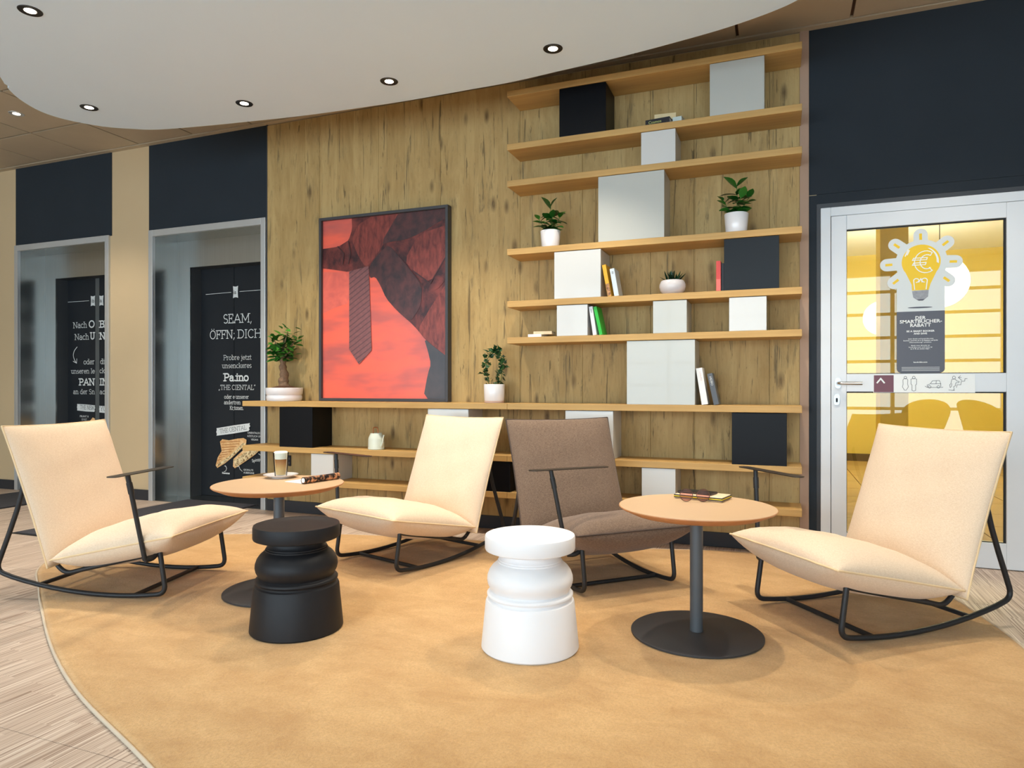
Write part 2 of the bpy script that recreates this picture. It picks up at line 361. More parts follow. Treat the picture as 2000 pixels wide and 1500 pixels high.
# slab-serif lettering: stroke glyphs with little slabs, cap height 1, x-height .68
def A(cx, cy, rx, ry, a0, a1, n=10): return [(cx + rx * math.cos(R(a0 + (a1 - a0) * i / n)), cy + ry * math.sin(R(a0 + (a1 - a0) * i / n))) for i in range(n + 1)]
X_ = .68
GLY = {
 'A': (.92, [[(.08, 0), (.46, 1), (.84, 0)], [(.22, .34), (.70, .34)]], [(.08, 0), (.84, 0)]),
 'B': (.78, [[(.16, 0), (.16, 1)], [(.16, 1), (.42, 1)] + A(.42, .76, .22, .24, 90, -90) + [(.16, .52)], [(.42, .52)] + A(.42, .26, .27, .26, 90, -90) + [(.16, 0)]], [(.12, 0), (.12, 1)]),
 'C': (.80, [A(.44, .5, .36, .5, 48, 312, 18)], []),
 'D': (.88, [[(.16, 0), (.16, 1), (.40, 1)] + A(.40, .5, .40, .5, 90, -90, 14) + [(.16, 0)]], [(.12, 0), (.12, 1)]),
 'E': (.74, [[(.66, .80), (.66, 1), (.16, 1), (.16, 0), (.68, 0), (.68, .22)], [(.16, .52), (.50, .52)], [(.50, .42), (.50, .62)]], [(.12, 0), (.12, 1)]),
 'F': (.72, [[(.66, .78), (.66, 1), (.16, 1), (.16, 0)], [(.16, .52), (.50, .52)], [(.50, .42), (.50, .62)]], [(.16, 0), (.12, 1)]),
 'G': (.86, [A(.44, .5, .36, .5, 50, 340, 18) + [(.78, .44), (.52, .44)]], []),
 'H': (.94, [[(.16, 0), (.16, 1)], [(.78, 0), (.78, 1)], [(.16, .52), (.78, .52)]], [(.16, 0), (.16, 1), (.78, 0), (.78, 1)]),
 'I': (.40, [[(.20, 0), (.20, 1)]], [(.20, 0), (.20, 1)]),
 'K': (.86, [[(.16, 0), (.16, 1)], [(.74, 1), (.17, .42)], [(.34, .60), (.76, 0)]], [(.16, 0), (.16, 1), (.74, 1), (.76, 0)]),
 'L': (.70, [[(.16, 1), (.16, 0), (.66, 0), (.66, .24)]], [(.16, 1), (.12, 0)]),
 'M': (1.08, [[(.16, 0), (.16, 1), (.54, .22), (.92, 1), (.92, 0)]], [(.16, 0), (.10, 1), (.98, 1), (.92, 0)]),
 'N': (.94, [[(.16, 0), (.16, 1), (.78, 0), (.78, 1)]], [(.16, 0), (.10, 1), (.78, 1)]),
 'O': (.90, [A(.45, .5, .37, .5, 0, 360, 24)], []),
 'P': (.76, [[(.16, 0), (.16, 1), (.42, 1)] + A(.42, .73, .27, .27, 90, -90) + [(.16, .46)]], [(.16, 0), (.12, 1)]),
 'R': (.84, [[(.16, 0), (.16, 1), (.42, 1)] + A(.42, .74, .25, .26, 90, -90) + [(.16, .48)], [(.42, .48), (.74, 0)]], [(.16, 0), (.12, 1), (.76, 0)]),
 'S': (.70, [A(.35, .745, .25, .255, 40, 270, 12) + A(.35, .245, .27, .245, 90, -140, 12)], []),
 'T': (.84, [[(.08, .78), (.08, 1), (.76, 1), (.76, .78)], [(.42, 1), (.42, 0)]], [(.42, 0)]),
 'U': (.90, [[(.16, 1), (.16, .34)] + A(.45, .32, .29, .32, 180, 360) + [(.74, 1)]], [(.16, 1), (.74, 1)]),
 'W': (1.16, [[(.08, 1), (.32, 0), (.58, .9), (.84, 0), (1.08, 1)]], [(.08, 1), (1.08, 1)]),
 'Y': (.86, [[(.08, 1), (.43, .46), (.78, 1)], [(.43, .46), (.43, 0)]], [(.08, 1), (.78, 1), (.43, 0)]),
 'a': (.64, [A(.30, .50, .20, .18, 150, 0, 8) + [(.50, 0), (.58, 0)], [(.50, .40)] + A(.28, .20, .19, .20, 80, 280, 10) + [(.50, .12)]], []),
 'b': (.68, [[(.14, 1), (.14, 0)], A(.36, .34, .24, .34, 0, 360, 18)], [(.10, 1)]),
 'c': (.58, [A(.33, .34, .25, .34, 50, 310, 14)], []),
 'd': (.70, [[(.54, 1), (.54, 0)], A(.32, .34, .24, .34, 0, 360, 18)], [(.48, 1), (.58, 0)]),
 'e': (.62, [[(.08, .36), (.56, .36)] + A(.32, .34, .25, .34, 5, 320, 16)], []),
 'h': (.72, [[(.16, 1), (.16, 0)], [(.16, .44)] + A(.36, .46, .20, .22, 170, 0, 8) + [(.56, 0)]], [(.12, 1), (.16, 0), (.56, 0)]),
 'i': (.34, [[(.17, .68), (.17, 0)], [(.17, .92), (.17, .95)]], [(.17, 0), (.13, .68)]),
 'j': (.34, [[(.20, .68), (.20, -.10)] + A(.06, -.10, .14, .16, 0, -110, 6), [(.20, .92), (.20, .95)]], [(.14, .68)]),
 'k': (.70, [[(.14, 1), (.14, 0)], [(.58, .68), (.15, .28)], [(.28, .42), (.60, 0)]], [(.12, 1), (.14, 0), (.56, .68), (.60, 0)]),
 'l': (.34, [[(.17, 1), (.17, 0)]], [(.12, 1), (.17, 0)]),
 'n': (.72, [[(.16, .68), (.16, 0)], [(.16, .44)] + A(.36, .46, .20, .22, 170, 0, 8) + [(.56, 0)]], [(.12, .68), (.16, 0), (.56, 0)]),
 'o': (.66, [A(.33, .34, .26, .34, 0, 360, 18)], []),
 'r': (.52, [[(.16, .68), (.16, 0)], [(.16, .42)] + A(.36, .44, .20, .24, 170, 60, 6)], [(.12, .68), (.16, 0)]),
 's': (.52, [A(.26, .51, .18, .17, 40, 270, 10) + A(.26, .17, .20, .17, 90, -140, 10)], []),
 't': (.46, [[(.18, .92), (.18, .16)] + A(.32, .14, .14, .14, 180, 310, 6), [(.04, .68), (.38, .68)]], []),
 'u': (.72, [[(.14, .68), (.14, .24)] + A(.34, .22, .20, .22, 180, 360, 8) + [(.54, .68), (.54, 0)]], [(.10, .68), (.50, .68), (.60, 0)]),
 'z': (.56, [[(.08, .56), (.08, .68), (.48, .68), (.06, 0), (.50, 0), (.50, .14)]], []),
 ',': (.28, [[(.16, .06), (.08, -.18)]], []), '.': (.28, [[(.14, .02), (.14, .06)]], []), ';': (.28, [[(.14, .56), (.14, .60)], [(.16, .06), (.08, -.16)]], []),
 '„': (.44, [[(.14, .06), (.08, -.18)], [(.32, .06), (.26, -.18)]], []), '“': (.44, [[(.08, .82), (.14, 1.04)], [(.26, .82), (.32, 1.04)]], []), ' ': (.34, [], []),
}
GLY['Ö'] = (GLY['O'][0], GLY['O'][1] + [[(.29, 1.16), (.29, 1.20)], [(.61, 1.16), (.61, 1.20)]], [])
def serif_bm(bm, s, x0, x1, z, h, y, wt=.10, rot=0):
    tot = sum(GLY[ch][0] for ch in s); k = (x1 - x0) / tot; cx = 0; w = wt * h
    cr, sr = math.cos(rot), math.sin(rot)
    def T(p): px, pz = p[0] * k, p[1] * h; return (x0 + px * cr - pz * sr, z + px * sr + pz * cr)
    for ch in s:
        wd, st, sf = GLY[ch]
        for P in st: ribbon_bm(bm, [T((cx + p[0], p[1])) for p in P], w, y)
        for q in sf:
            half = (.11 + wt * .5); ribbon_bm(bm, [T((cx + q[0] - half * .8, q[1])), T((cx + q[0] + half * .8, q[1]))], w * .8, y)
        cx += wd

# ================================================================== STRUCTURE
# floor: sub-floor slab and 60 cm woven vinyl tiles
fl = struct(box('floor', (-9, -4.6, -.06), (4, 5.4, -.012), M['floor']))
tiles = {}
x = -2.88 - .6 * 9
while x < 2.0:
    y = 1.324 - .6 * 3
    while y < WY + .5:
        x1, y1 = min(x + .6, 4), min(y + .6, 5.0)
        g = .0009
        box('floor_tile', (x + g, y + g, -.012), (x1 - g, y1 - g, 0), M['floor'], fl); y += .6
    x += .6
# back wall with openings: (x0, x1, z0, z1, y1)
L1, L2 = (-6.93, -5.725), (-5.149, -3.941)      # lift portals
LT = 2.34                                        # portal head
DX0, DX1, DT = .236, 1.302, 2.07                 # glass door
wb = struct(boxes('wall_back', [((-9, WY, 0), (L1[0], 5.0, CZ)), ((L1[0], WY, LT), (L1[1], 5.0, CZ)), ((L1[1], WY, 0), (L2[0], 5.0, CZ)), ((L2[0], WY, LT), (L2[1], 5.0, CZ)),
    ((L2[1], WY, 0), (DX0 - .02, 4.66, CZ)), ((DX0 - .02, WY, DT + .02), (DX1 + .02, 4.66, CZ)), ((DX1 + .02, WY, 0), (4, 4.66, CZ))], M['beige']))
e = .006
box('dark_panel', (-6.968, WY - e, 2.385), (-5.66, WY, CZ), M['navy'], wb)
box('dark_panel', (-5.198, WY - e, 2.385), (-3.884, WY, CZ), M['navy'], wb)
box('dark_panel', (.172, WY - e, 2.155), (4, WY, CZ), M['navy'], wb)
box('dark_panel', (.172, WY - e, 0), (.214, WY, 2.15), M['navy'], wb)
box('dark_panel', (.214, WY - e, DT + .028), (4, WY, 2.1535), M['navy'], wb)
box('edge_strip', (.121, WY - .014, 0), (.171, WY, CZ), M['edge'], wb)
# oak cladding boards
bx = [-3.884, -3.37, -2.83, -2.30, -1.68, -1.23, -.774, -.498, -.05, .121]
for a, b in zip(bx, bx[1:]): box('wood_board', (a + .0008, WY - .012, .092), (b - .0008, WY, CZ - .012), M['wood'], wb, bevel=.0012, seg=1)
box('cladding_edge', (-3.892, WY - .014, 0), (-3.884, WY, CZ), M['navy_trim'], wb)
for k, (a, b) in enumerate(((-9, -6.985), (-5.66, -5.198), (-3.884, .121))):
    struct(box('baseboard_back', (a, WY - .018, .0), (b, WY - .0005, .092), M['skirting'], bevel=.003))
# side walls and front facade (daylight side, behind the camera)
struct(box('wall_left', (-9.15, -4.6, 0), (-9, 5.0, CZ), M['beige']))
struct(box('wall_right', (4, -4.6, 0), (4.15, 4.66, CZ), M['plaster']))
fac = [((-9, -4.2, 0), (4, -4.1, .1)), ((-9, -4.2, 2.95), (4, -4.1, CZ))] + [((a, -4.2, .1), (b, -4.1, 2.95)) for a, b in ((-9, -7.6), (-3.9, -3.7), (0, .2), (3.4, 4))]
wf = struct(boxes('wall_front', fac, M['plaster']))
for n, (xa, xb) in enumerate(((-7.6, -3.9), (-3.7, 0.0), (0.2, 3.4))):
    fr = [((xa, -4.18, .1), (xa + .06, -4.12, 2.95)), ((xb - .06, -4.18, .1), (xb, -4.12, 2.95)), ((xa, -4.18, .1), (xb, -4.12, .16)), ((xa, -4.18, 2.89), (xb, -4.12, 2.95)), (((xa + xb) / 2 - .03, -4.18, .1), ((xa + xb) / 2 + .03, -4.12, 2.95))]
    fr += [((xa, -4.17, z), (xb, -4.13, z + .05)) for z in (.62, 1.02, 1.42, 1.82, 2.22, 2.6)]
    struct(boxes('window_%d' % (n + 1), fr, M['white_door']))

# ceiling: brown metal panels with recessed joints
ce = struct(box('ceiling', (-9, -4.6, CZ + .02), (4, 5.0, CZ + .1), M['grid']))
P_ = .627
xs = []
x = .395 - P_ * 14
while x < 4: xs.append(x); x += P_
ys = [3.887 - P_ * k for k in range(0, 13)][::-1] + [4.414]
for xa in xs:
    xb = min(xa + P_, 4)
    for ya, yb in zip(ys, ys[1:]):
        if yb < -1.0: continue
        box('ceiling_panel', (xa + .009, ya + .009, CZ), (xb - .009, yb - .009, CZ + .02), M['tile'], ce)
box('ceiling_panel', (-9, -4.6, CZ), (4, ys[0] + P_ * 5, CZ + .02), M['tile'], ce)
box('wall_angle', (-9, 4.418, CZ - .004), (4, WY, CZ + .02), M['tile'], ce)
# suspended white ceiling island with a curved edge
cl = [(-4.339, 2.692), (-4.458, 2.81), (-4.563, 2.955), (-4.629, 3.132), (-4.605, 3.292), (-4.485, 3.469), (-4.323, 3.583), (-4.16, 3.658), (-3.798, 3.727), (-3.392, 3.785), (-2.997, 3.834), (-2.602, 3.859), (-2.224, 3.876), (-1.856, 3.873), (-1.509, 3.869), (-1.174, 3.835), (-.862, 3.803), (-.57, 3.756), (-.298, 3.702), (-.12, 3.649), (0, 3.601), (.087, 3.55), (.32, 3.38), (.58, 3.05), (.76, 2.5), (.78, 1.7), (.55, .7), (-.2, -.2), (-1.4, -.6), (-2.6, -.4), (-3.4, .4), (-3.8, 1.3), (-4.1, 2.2)]
cp = [(p.x, p.y) for p in catmull([(a, b, 0) for a, b in cl], 4, True)]
bm = bmesh.new(); lo = [bm.verts.new((a, b, 2.86)) for a, b in cp]; hi = [bm.verts.new((a, b, 2.99)) for a, b in cp]
bm.faces.new(lo); bm.faces.new(list(reversed(hi)))
for i in range(len(lo)): bm.faces.new((lo[i], lo[(i + 1) % len(lo)], hi[(i + 1) % len(lo)], hi[i]))
bmesh.ops.bevel(bm, geom=[ed for ed in bm.edges if all(abs(v.co.z - 2.86) < 1e-5 for v in ed.verts)], offset=.012, segments=2, affect='EDGES')
isl = struct(fin(bm, 'ceiling_island', M['cloud']))
boxes('hanger', [((a - .02, b - .02, 2.99), (a + .02, b + .02, CZ)) for a, b in ((-3.6, 3.0), (-2, 3.0), (-.4, 3.0), (-3, 1.2), (-.6, 1.2))], M['alu'], isl)

# ------------------------------------------------------------------ lifts (doors 1 and 2)
def lift(n, X0, X1):
    d = struct(empty('door_%d' % n, ((X0 + X1) / 2, WY, 0))); ox = (X0 + X1) / 2
    def bxs(name, lst, mat, bevel=0):
        return boxes(name, [((a[0] - ox, a[1] - WY, a[2]), (b[0] - ox, b[1] - WY, b[2])) for a, b in lst], mat, d, bevel)
    F = .042
    bxs('portal_frame', [((X0 - F, WY - .02, 0), (X0 + .006, WY + .01, LT + .05)), ((X1 - .006, WY - .02, 0), (X1 + F, WY + .01, LT + .05)), ((X0 + .006, WY - .02, LT - .006), (X1 - .006, WY + .01, LT + .05))], M['alu'], .003)
    bxs('reveal_panel', [((X0, WY, 0), (X0 + .005, 4.73, LT))], M['steel_d'])
    bxs('reveal_panel', [((X1 - .005, WY, 0), (X1, 4.73, LT))], M['steel_d'])
    bxs('soffit_panel', [((X0, WY, LT - .005), (X1, 4.73, LT))], M['steel_d'])
    J = .154; DH = 2.095
    bxs('architrave', [((X0, 4.73, 0), (X0 + J, 4.745, LT))], M['steel'])
    bxs('architrave', [((X1 - J, 4.73, 0), (X1, 4.745, LT))], M['steel'])
    bxs('header_panel', [((X0 + J, 4.73, DH), (X1 - J, 4.745, LT))], M['steel'])
    bxs('jamb', [((X0 + J - .01, 4.745, 0), (X0 + J, 4.88, DH + .02))], M['jamb'])
    bxs('jamb', [((X1 - J, 4.745, 0), (X1 - J + .01, 4.88, DH + .02))], M['jamb'])
    bxs('jamb', [((X0 + J, 4.745, DH), (X1 - J, 4.88, DH + .02))], M['jamb'])
    bxs('back_panel', [((X0, 4.9, 0), (X1, 4.92, LT + .1))], M['gasket'])
    bxs('sill', [((X0 + .005, WY - .01, 0), (X1 - .005, 4.9, .004))], M['steel_d'])
    return d, ox
def lettering(name, parent, ox, fn, mat):
    bm = bmesh.new(); fn(bm)
    for v in bm.verts: v.co.x -= ox; v.co.y -= WY
    return fin(bm, name, mat, parent)
YD = 4.852
# --- right-hand lift: closed leaves with the sandwich advert
d2, o2 = lift(2, *L2)
sx = -4.607
lf = boxes('door_leaf', [((-5.0 - o2, .384, .006), (sx - .001 - o2, .42, 2.1))], M['leaf_dark'], d2); rf = boxes('door_leaf', [((sx + .001 - o2, .388, .006), (-4.09 - o2, .424, 2.1))], M['leaf_dark'], d2)
def t2(bm):
    y = YD
    serif_bm(bm, 'SE', -4.726, -4.606, 1.588, .078, y, .10); serif_bm(bm, 'AM,', -4.604, -4.392, 1.588, .077, y, .10)
    serif_bm(bm, 'ÖFFN', -4.886, -4.612, 1.448, .074, y, .10); serif_bm(bm, ';', -4.612, -4.585, 1.448, .074, y, .10); serif_bm(bm, 'DICH', -4.560, -4.285, 1.448, .074, y, .10)
    serif_bm(bm, 'Probre jetzt', -4.724, -4.398, 1.252, .043, y, .09); serif_bm(bm, 'unsenckeres', -4.740, -4.398, 1.179, .042, y, .09)
    serif_bm(bm, 'Pa.ino', -4.719, -4.432, 1.062, .064, y, .20); serif_bm(bm, '„THE CIENTAL“', -4.782, -4.352, .981, .042, y, .09)
    serif_bm(bm, 'oder e unserer', -4.714, -4.430, .900, .034, y, .10); serif_bm(bm, 'andertren', -4.717, -4.523, .849, .034, y, .10); serif_bm(bm, 'Kr;tonen.', -4.650, -4.488, .799, .034, y, .10)
    ribbon_bm(bm, [(-4.931, 1.861), (-4.634, 1.866)], .004, y); ribbon_bm(bm, [(-4.534, 1.868), (-4.26, 1.870)], .004, y)
    for s, x_, z_, h_ in (('ORIENTALISCH,', -4.445, .586, .017), ('KÖSTLICH UND', -4.445, .556, .017), ('VEGAN', -4.405, .526, .017), ('GEGRILLTE', -4.491, .252, .016), ('AUBERGINE', -4.491, .226, .016)): sans_bm(bm, s, x_, z_, h_, y)
    sans_bm(bm, 'Hummus', -4.738, .212, .017, y, bold=.001); sans_bm(bm, 'Spitzpap', -4.392, .330, .028, y, rot=.2)
    for P in ([(-4.70, .285), (-4.685, .265), (-4.695, .24), (-4.715, .232)], [(-4.545, .292), (-4.53, .262), (-4.505, .245)], [(-4.320, .41), (-4.29, .392), (-4.27, .39)]): ribbon_bm(bm, P, .004, y)
    for P in ([(-4.56, .282), (-4.545, .293), (-4.538, .276)], [(-4.712, .283), (-4.699, .287), (-4.69, .276)]): ribbon_bm(bm, P, .004, y)
lettering('lettering', d2, o2, t2, M['chalk'])
def pillow_sign(bm, x0, x1, z0, z1, y):
    q = []
    for a, b in (((x0, z0), (x1, z0)), ((x1, z0), (x1, z1)), ((x1, z1), (x0, z1)), ((x0, z1), (x0, z0))):
        cx, cz = (x0 + x1) / 2, (z0 + z1) / 2
        for i in range(5):
            t = i / 5; px, pz = a[0] + (b[0] - a[0]) * t, a[1] + (b[1] - a[1]) * t; s = .13 * math.sin(math.pi * t)
            q.append((px + (cx - px) * s, pz + (cz - pz) * s))
    bm.faces.new([bm.verts.new((p[0], y, p[1])) for p in q])
lettering('logo', d2, o2, lambda bm: pillow_sign(bm, -4.612, -4.552, 1.812, 1.922, YD), M['chalk'])
lettering('logo_lettering', d2, o2, lambda bm: sans_bm(bm, 'is', -4.602, 1.848, .036, YD - .0012, bold=.0006), M['leaf_dark'])
def tape(pts): return lambda bm: bm.faces.new([bm.verts.new((p[0], YD, p[1])) for p in pts])
def torn(x0, z0, x1, z1, h):
    dx, dz = x1 - x0, z1 - z0; out = []
    for t, s in ((0, 1), (.5, 1.03), (1, 1), (.985, .8), (1.01, .6), (.97, .4), (.99, .2), (.96, 0), (.5, -.04), (0, 0), (.012, .25), (-.01, .5), (.01, .75)):
        out.append((x0 + dx * t, z0 + dz * t + h * s))
    return out
lettering('banner', d2, o2, tape(torn(-4.805, .558, -4.418, .612, .069)), M['chalk'])
lettering('banner_lettering', d2, o2, lambda bm: serif_bm(bm, 'THE OENTAL', -4.765, -4.452, .581, .038, YD - .0012, .08, rot=.14), M['chalk2'])
# sandwich picture on the film
bread = print_mat('printed_toast', (222, 164, 102), (246, 208, 152), 30, 30); fill = print_mat('printed_sandwich_filling', (132, 92, 48), (246, 222, 172), 60, 60, 4, .38, .56); grill = plain('printed_grill_marks', (186, 112, 54), .5)
s1 = [(-4.764, .505), (-4.735, .528), (-4.66, .520), (-4.56, .538), (-4.49, .545), (-4.456, .530), (-4.462, .488), (-4.54, .43), (-4.612, .372), (-4.70, .312), (-4.795, .262), (-4.815, .285), (-4.79, .36), (-4.744, .42)]
s2 = [(-4.612, .285), (-4.606, .352), (-4.53, .41), (-4.456, .462), (-4.33, .475), (-4.29, .458), (-4.36, .40), (-4.47, .335), (-4.59, .268)]
f1 = [(-4.462, .50), (-4.50, .50), (-4.58, .43), (-4.68, .36), (-4.80, .292), (-4.806, .272), (-4.70, .318), (-4.612, .378), (-4.54, .436), (-4.468, .486)]
f2 = [(-4.606, .340), (-4.55, .365), (-4.48, .412), (-4.38, .448), (-4.30, .458), (-4.36, .405), (-4.47, .340), (-4.585, .28)]
def flat(polys, y):
    def f(bm):
        for P in polys: bm.faces.new([bm.verts.new((p[0], y, p[1])) for p in P])
    return f
lettering('sandwich_print', d2, o2, flat([s1, s2], YD), bread); lettering('filling_print', d2, o2, flat([f1, f2], YD - .0012), fill)
lettering('grill_marks', d2, o2, lambda bm: [ribbon_bm(bm, [(a, z), (b, z + .016)], .0055, YD - .0006) for z, a, b in ((.500, -4.748, -4.53), (.476, -4.742, -4.545), (.452, -4.740, -4.57), (.428, -4.738, -4.60), (.404, -4.745, -4.632), (.380, -4.762, -4.668), (.356, -4.776, -4.706), (.332, -4.788, -4.745))], grill)
# --- left-hand lift: two leaves with a light steel edge between them
d1, o1 = lift(1, *L1)
boxes('door_leaf', [((-6.785 - o1, .384, .006), (-6.376 - o1, .42, 2.1))], M['leaf_dark'], d1); boxes('door_leaf', [((-6.318 - o1, .384, .006), (-5.875 - o1, .42, 2.1))], M['leaf_dark'], d1)
boxes('door_edge', [((-6.374 - o1, .380, .006), (-6.320 - o1, .424, 2.1))], plain('grey_door_edge', (104, 110, 112), .35, metal=.5), d1)
def t1(bm):
    y = YD
    serif_bm(bm, 'Nach', -6.692, -6.490, 1.606, .056, y, .11); serif_bm(bm, 'O', -6.466, -6.382, 1.606, .064, y, .2); serif_bm(bm, 'BEN', -6.314, -6.090, 1.602, .062, y, .2)
    serif_bm(bm, 'Nach', -6.670, -6.462, 1.486, .056, y, .11); serif_bm(bm, 'U', -6.444, -6.380, 1.488, .064, y, .2); serif_bm(bm, 'NTEN', -6.314, -6.02, 1.484, .062, y, .2)
    serif_bm(bm, 'oder', -6.541, -6.382, 1.236, .050, y, .10); serif_bm(bm, 'direkt', -6.304, -6.10, 1.236, .050, y, .10)
    serif_bm(bm, 'unseren le', -6.722, -6.379, 1.144, .046, y, .10); serif_bm(bm, 'ckeren', -6.314, -6.09, 1.146, .046, y, .10)
    serif_bm(bm, 'PAN', -6.605, -6.382, 1.026, .062, y, .2); serif_bm(bm, 'INI', -6.312, -6.16, 1.026, .062, y, .2)
    serif_bm(bm, 'an der Sn', -6.692, -6.379, .936, .046, y, .10); serif_bm(bm, 'acks', -6.314, -6.16, .936, .046, y, .10)
    ribbon_bm(bm, [(-6.767, 1.874), (-6.463, 1.874)], .004, y); ribbon_bm(bm, [(-6.23, 1.874), (-5.95, 1.874)], .004, y)
    ribbon_bm(bm, catmull([(-6.633, 1.412, 0), (-6.672, 1.375, 0), (-6.688, 1.33, 0), (-6.672, 1.285, 0), (-6.64, 1.247, 0)], 5), .007, y)
    ribbon_bm(bm, [(-6.69, 1.268), (-6.64, 1.247), (-6.636, 1.292)], .006, y)
    sans_bm(bm, 'PIKANT &', -6.592, .700, .020, y, x1=-6.468); sans_bm(bm, 'SO ROT', -6.568, .668, .020, y, x1=-6.492)
lettering('lettering', d1, o1, t1, M['chalk'])
lettering('logo', d1, o1, lambda bm: (pillow_sign(bm, -6.438, -6.377, 1.818, 1.922, YD), pillow_sign(bm, -6.317, -6.258, 1.816, 1.920, YD)), M['chalk'])
lettering('logo_lettering', d1, o1, lambda bm: (sans_bm(bm, 'ib', -6.420, 1.852, .036, YD - .0012, bold=.0006), sans_bm(bm, 'is', -6.308, 1.85, .036, YD - .0012, bold=.0006)), M['leaf_dark'])
lettering('banner', d1, o1, lambda bm: (tape(torn(-6.633, .768, -6.377, .756, .066))(bm), tape(torn(-6.317, .752, -6.05, .742, .066))(bm)), M['chalk'])
lettering('banner_lettering', d1, o1, lambda bm: (serif_bm(bm, 'THE NEW', -6.592, -6.390, .784, .040, YD - .0012, .08, rot=-.04), serif_bm(bm, 'YORK', -6.306, -6.13, .772, .040, YD - .0012, .08, rot=-.04)), M['chalk2'])
b1 = [(-6.60, .60), (-6.55, .64), (-6.46, .655), (-6.41, .70), (-6.378, .69), (-6.378, .52), (-6.5, .50), (-6.60, .55)]
lettering('sandwich_print', d1, o1, flat([b1, [(-6.316, .68), (-6.22, .63), (-6.1, .60), (-6.1, .50), (-6.316, .52)]], YD), bread)

# ------------------------------------------------------------------ glass door (door 3)
d3 = struct(empty('door_3', (DX0, WY, 0)))
def D(name, lst, mat, bevel=0, par=None): return boxes(name, [((a[0] - DX0, a[1], a[2]), (b[0] - DX0, b[1], b[2])) for a, b in lst], mat, par or d3, bevel)
D('door_frame', [((DX0, -.012, 0), (.290, .10, DT)), ((1.248, -.012, 0), (DX1, .10, DT)), ((.290, -.012, 2.017), (1.248, .10, DT))], M['white_door'], .004)
GX0, GX1 = .375, 1.163
D('stile', [((.293, -.018, .004), (GX0, .05, 2.014))], M['white_door'], .004); D('stile', [((GX1, -.018, .004), (1.245, .05, 2.014))], M['white_door'], .004)
D('rail', [((GX0, -.018, 1.930), (GX1, .05, 2.014))], M['white_door'], .003); D('rail', [((GX0, -.018, .976), (GX1, .05, 1.080))], M['white_door'], .003); D('rail', [((GX0, -.018, .004), (GX1, .05, .145))], M['white_door'], .003)
for z0, z1 in ((1.080, 1.930), (.145, .976)):
    D('pane', [((GX0, .004, z0), (GX1, .010, z1))], M['glass'])
    D('gasket', [((GX0, -.004, z1 - .007), (GX1, .003, z1)), ((GX1 - .011, -.004, z0 + .004), (GX1, .003, z1 - .007)), ((GX0, -.004, z0), (GX1, .003, z0 + .004)), ((GX0, -.004, z0 + .004), (GX0 + .003, .003, z1 - .007))], M['gasket'])
h = empty('door_handle', (.328 - DX0, -.018, 1.026)); h.parent = d3
lp = fin((lambda bm: (slab_bm(bm, capsule(0, 0, .03, .016, math.pi / 2), -.008, 0), bm)[1])(bmesh.new()), 'escutcheon', M['alu'], h)
tube('lever', fillet([(0, 0, 0), (0, -.05, 0), (.125, -.05, -.002)], .03), .0095, M['chrome'], h)
lk = fin((lambda bm: (slab_bm(bm, capsule(.322 - DX0, .929, .036, .015, math.pi / 2), -.026, -.018), bm)[1])(bmesh.new()), 'lock_plate', M['alu'], d3)
fin((lambda bm: (slab_bm(bm, capsule(.322 - DX0, .926, .016, .005, math.pi / 2), -.028, -.026), bm)[1])(bmesh.new()), 'keyhole', M['gasket'], lk)
D('door_rebate', [((.2145, -.004, 0), (DX0 - .0005, .0, DT + .0275)), ((DX0 - .0005, -.004, DT + .0005), (DX1 + .02, .0, DT + .0275))], M['navy_trim'])

# corridor behind the glass door
struct(box('wall_corridor_left', (-.9, 4.66, 0), (-.8, 10.9, 2.8), M['yellow']))
struct(box('wall_corridor_right', (3.4, 4.66, 0), (3.5, 10.9, 2.8), M['yellow']))
struct(box('wall_corridor_end', (-.9, 10.4, 0), (3.5, 10.5, 2.8), M['yellow']))
struct(box('wall_corridor_pier', (.889, 7.2, 0), (1.12, 7.5, 2.8), M['yellow']))
struct(box('baseboard_corridor', (-.8, 10.37, 0), (3.4, 10.4, .1), plain('brown_skirting', (84, 66, 34), .6)))
struct(box('ceiling_corridor', (-.9, 4.66, 2.8), (3.5, 10.5, 2.85), M['plaster']))
cf = struct(box('floor_corridor', (-.9, 4.66, -.06), (3.5, 10.5, -.014), M['grid']))
for i in range(8):
    for j in range(10):
        box('floor_tile', (-.8 + i * .53 + .004, 4.70 + j * .57 + .004, -.014), (-.8 + i * .53 + .526, 4.70 + j * .57 + .566, 0), M['ctile'], cf)

# ------------------------------------------------------------------ floor mats and rug
def thing_box(name, a, b, mat, label, cat, group=None, bevel=.003): return tag(box(name, a, b, mat, None, bevel), label, cat, group)
def fmat(x0, x1, y0, y1, label):
    m = empty('floor_mat', ((x0 + x1) / 2, (y0 + y1) / 2, 0)); tag(m, label, 'mat', 'entrance mats in front of the lifts')
    w, d = (x1 - x0) / 2, (y1 - y0) / 2
    box('carpet', (-w + .02, -d + .02, .001), (w - .02, d - .02, .009), M['mat'], m, .002); box('rubber_edge', (-w, -d, .0005), (w, d, .005), M['gasket'], m, .002)
fmat(-4.90, -4.10, 3.11, 4.62, 'charcoal carpet floor mat in front of the lift beside the oak wall')
fmat(-6.76, -5.96, 3.11, 4.62, 'charcoal carpet floor mat in front of the far left lift')
rp = [(-3.76, 2.53), (-3.42, 2.305), (-3.171, 2.145), (-2.62, 1.811), (-2.141, 1.565), (-1.66, 1.374), (-1.2, 1.2), (-.6, 1.06), (0, 1.12), (.5, 1.45), (.80, 2.0), (.895, 2.6), (.867, 3.17), (.82, 3.48), (.74, 3.80), (.50, 4.10), (.15, 4.27), (-.25, 4.325), (-.82, 4.19), (-1.7, 4.05), (-2.7, 3.88), (-3.31, 3.66), (-3.75, 3.42), (-3.98, 3.1), (-3.95, 2.78)]
rpts = catmull([(a, b, 0) for a, b in rp], 6, True)
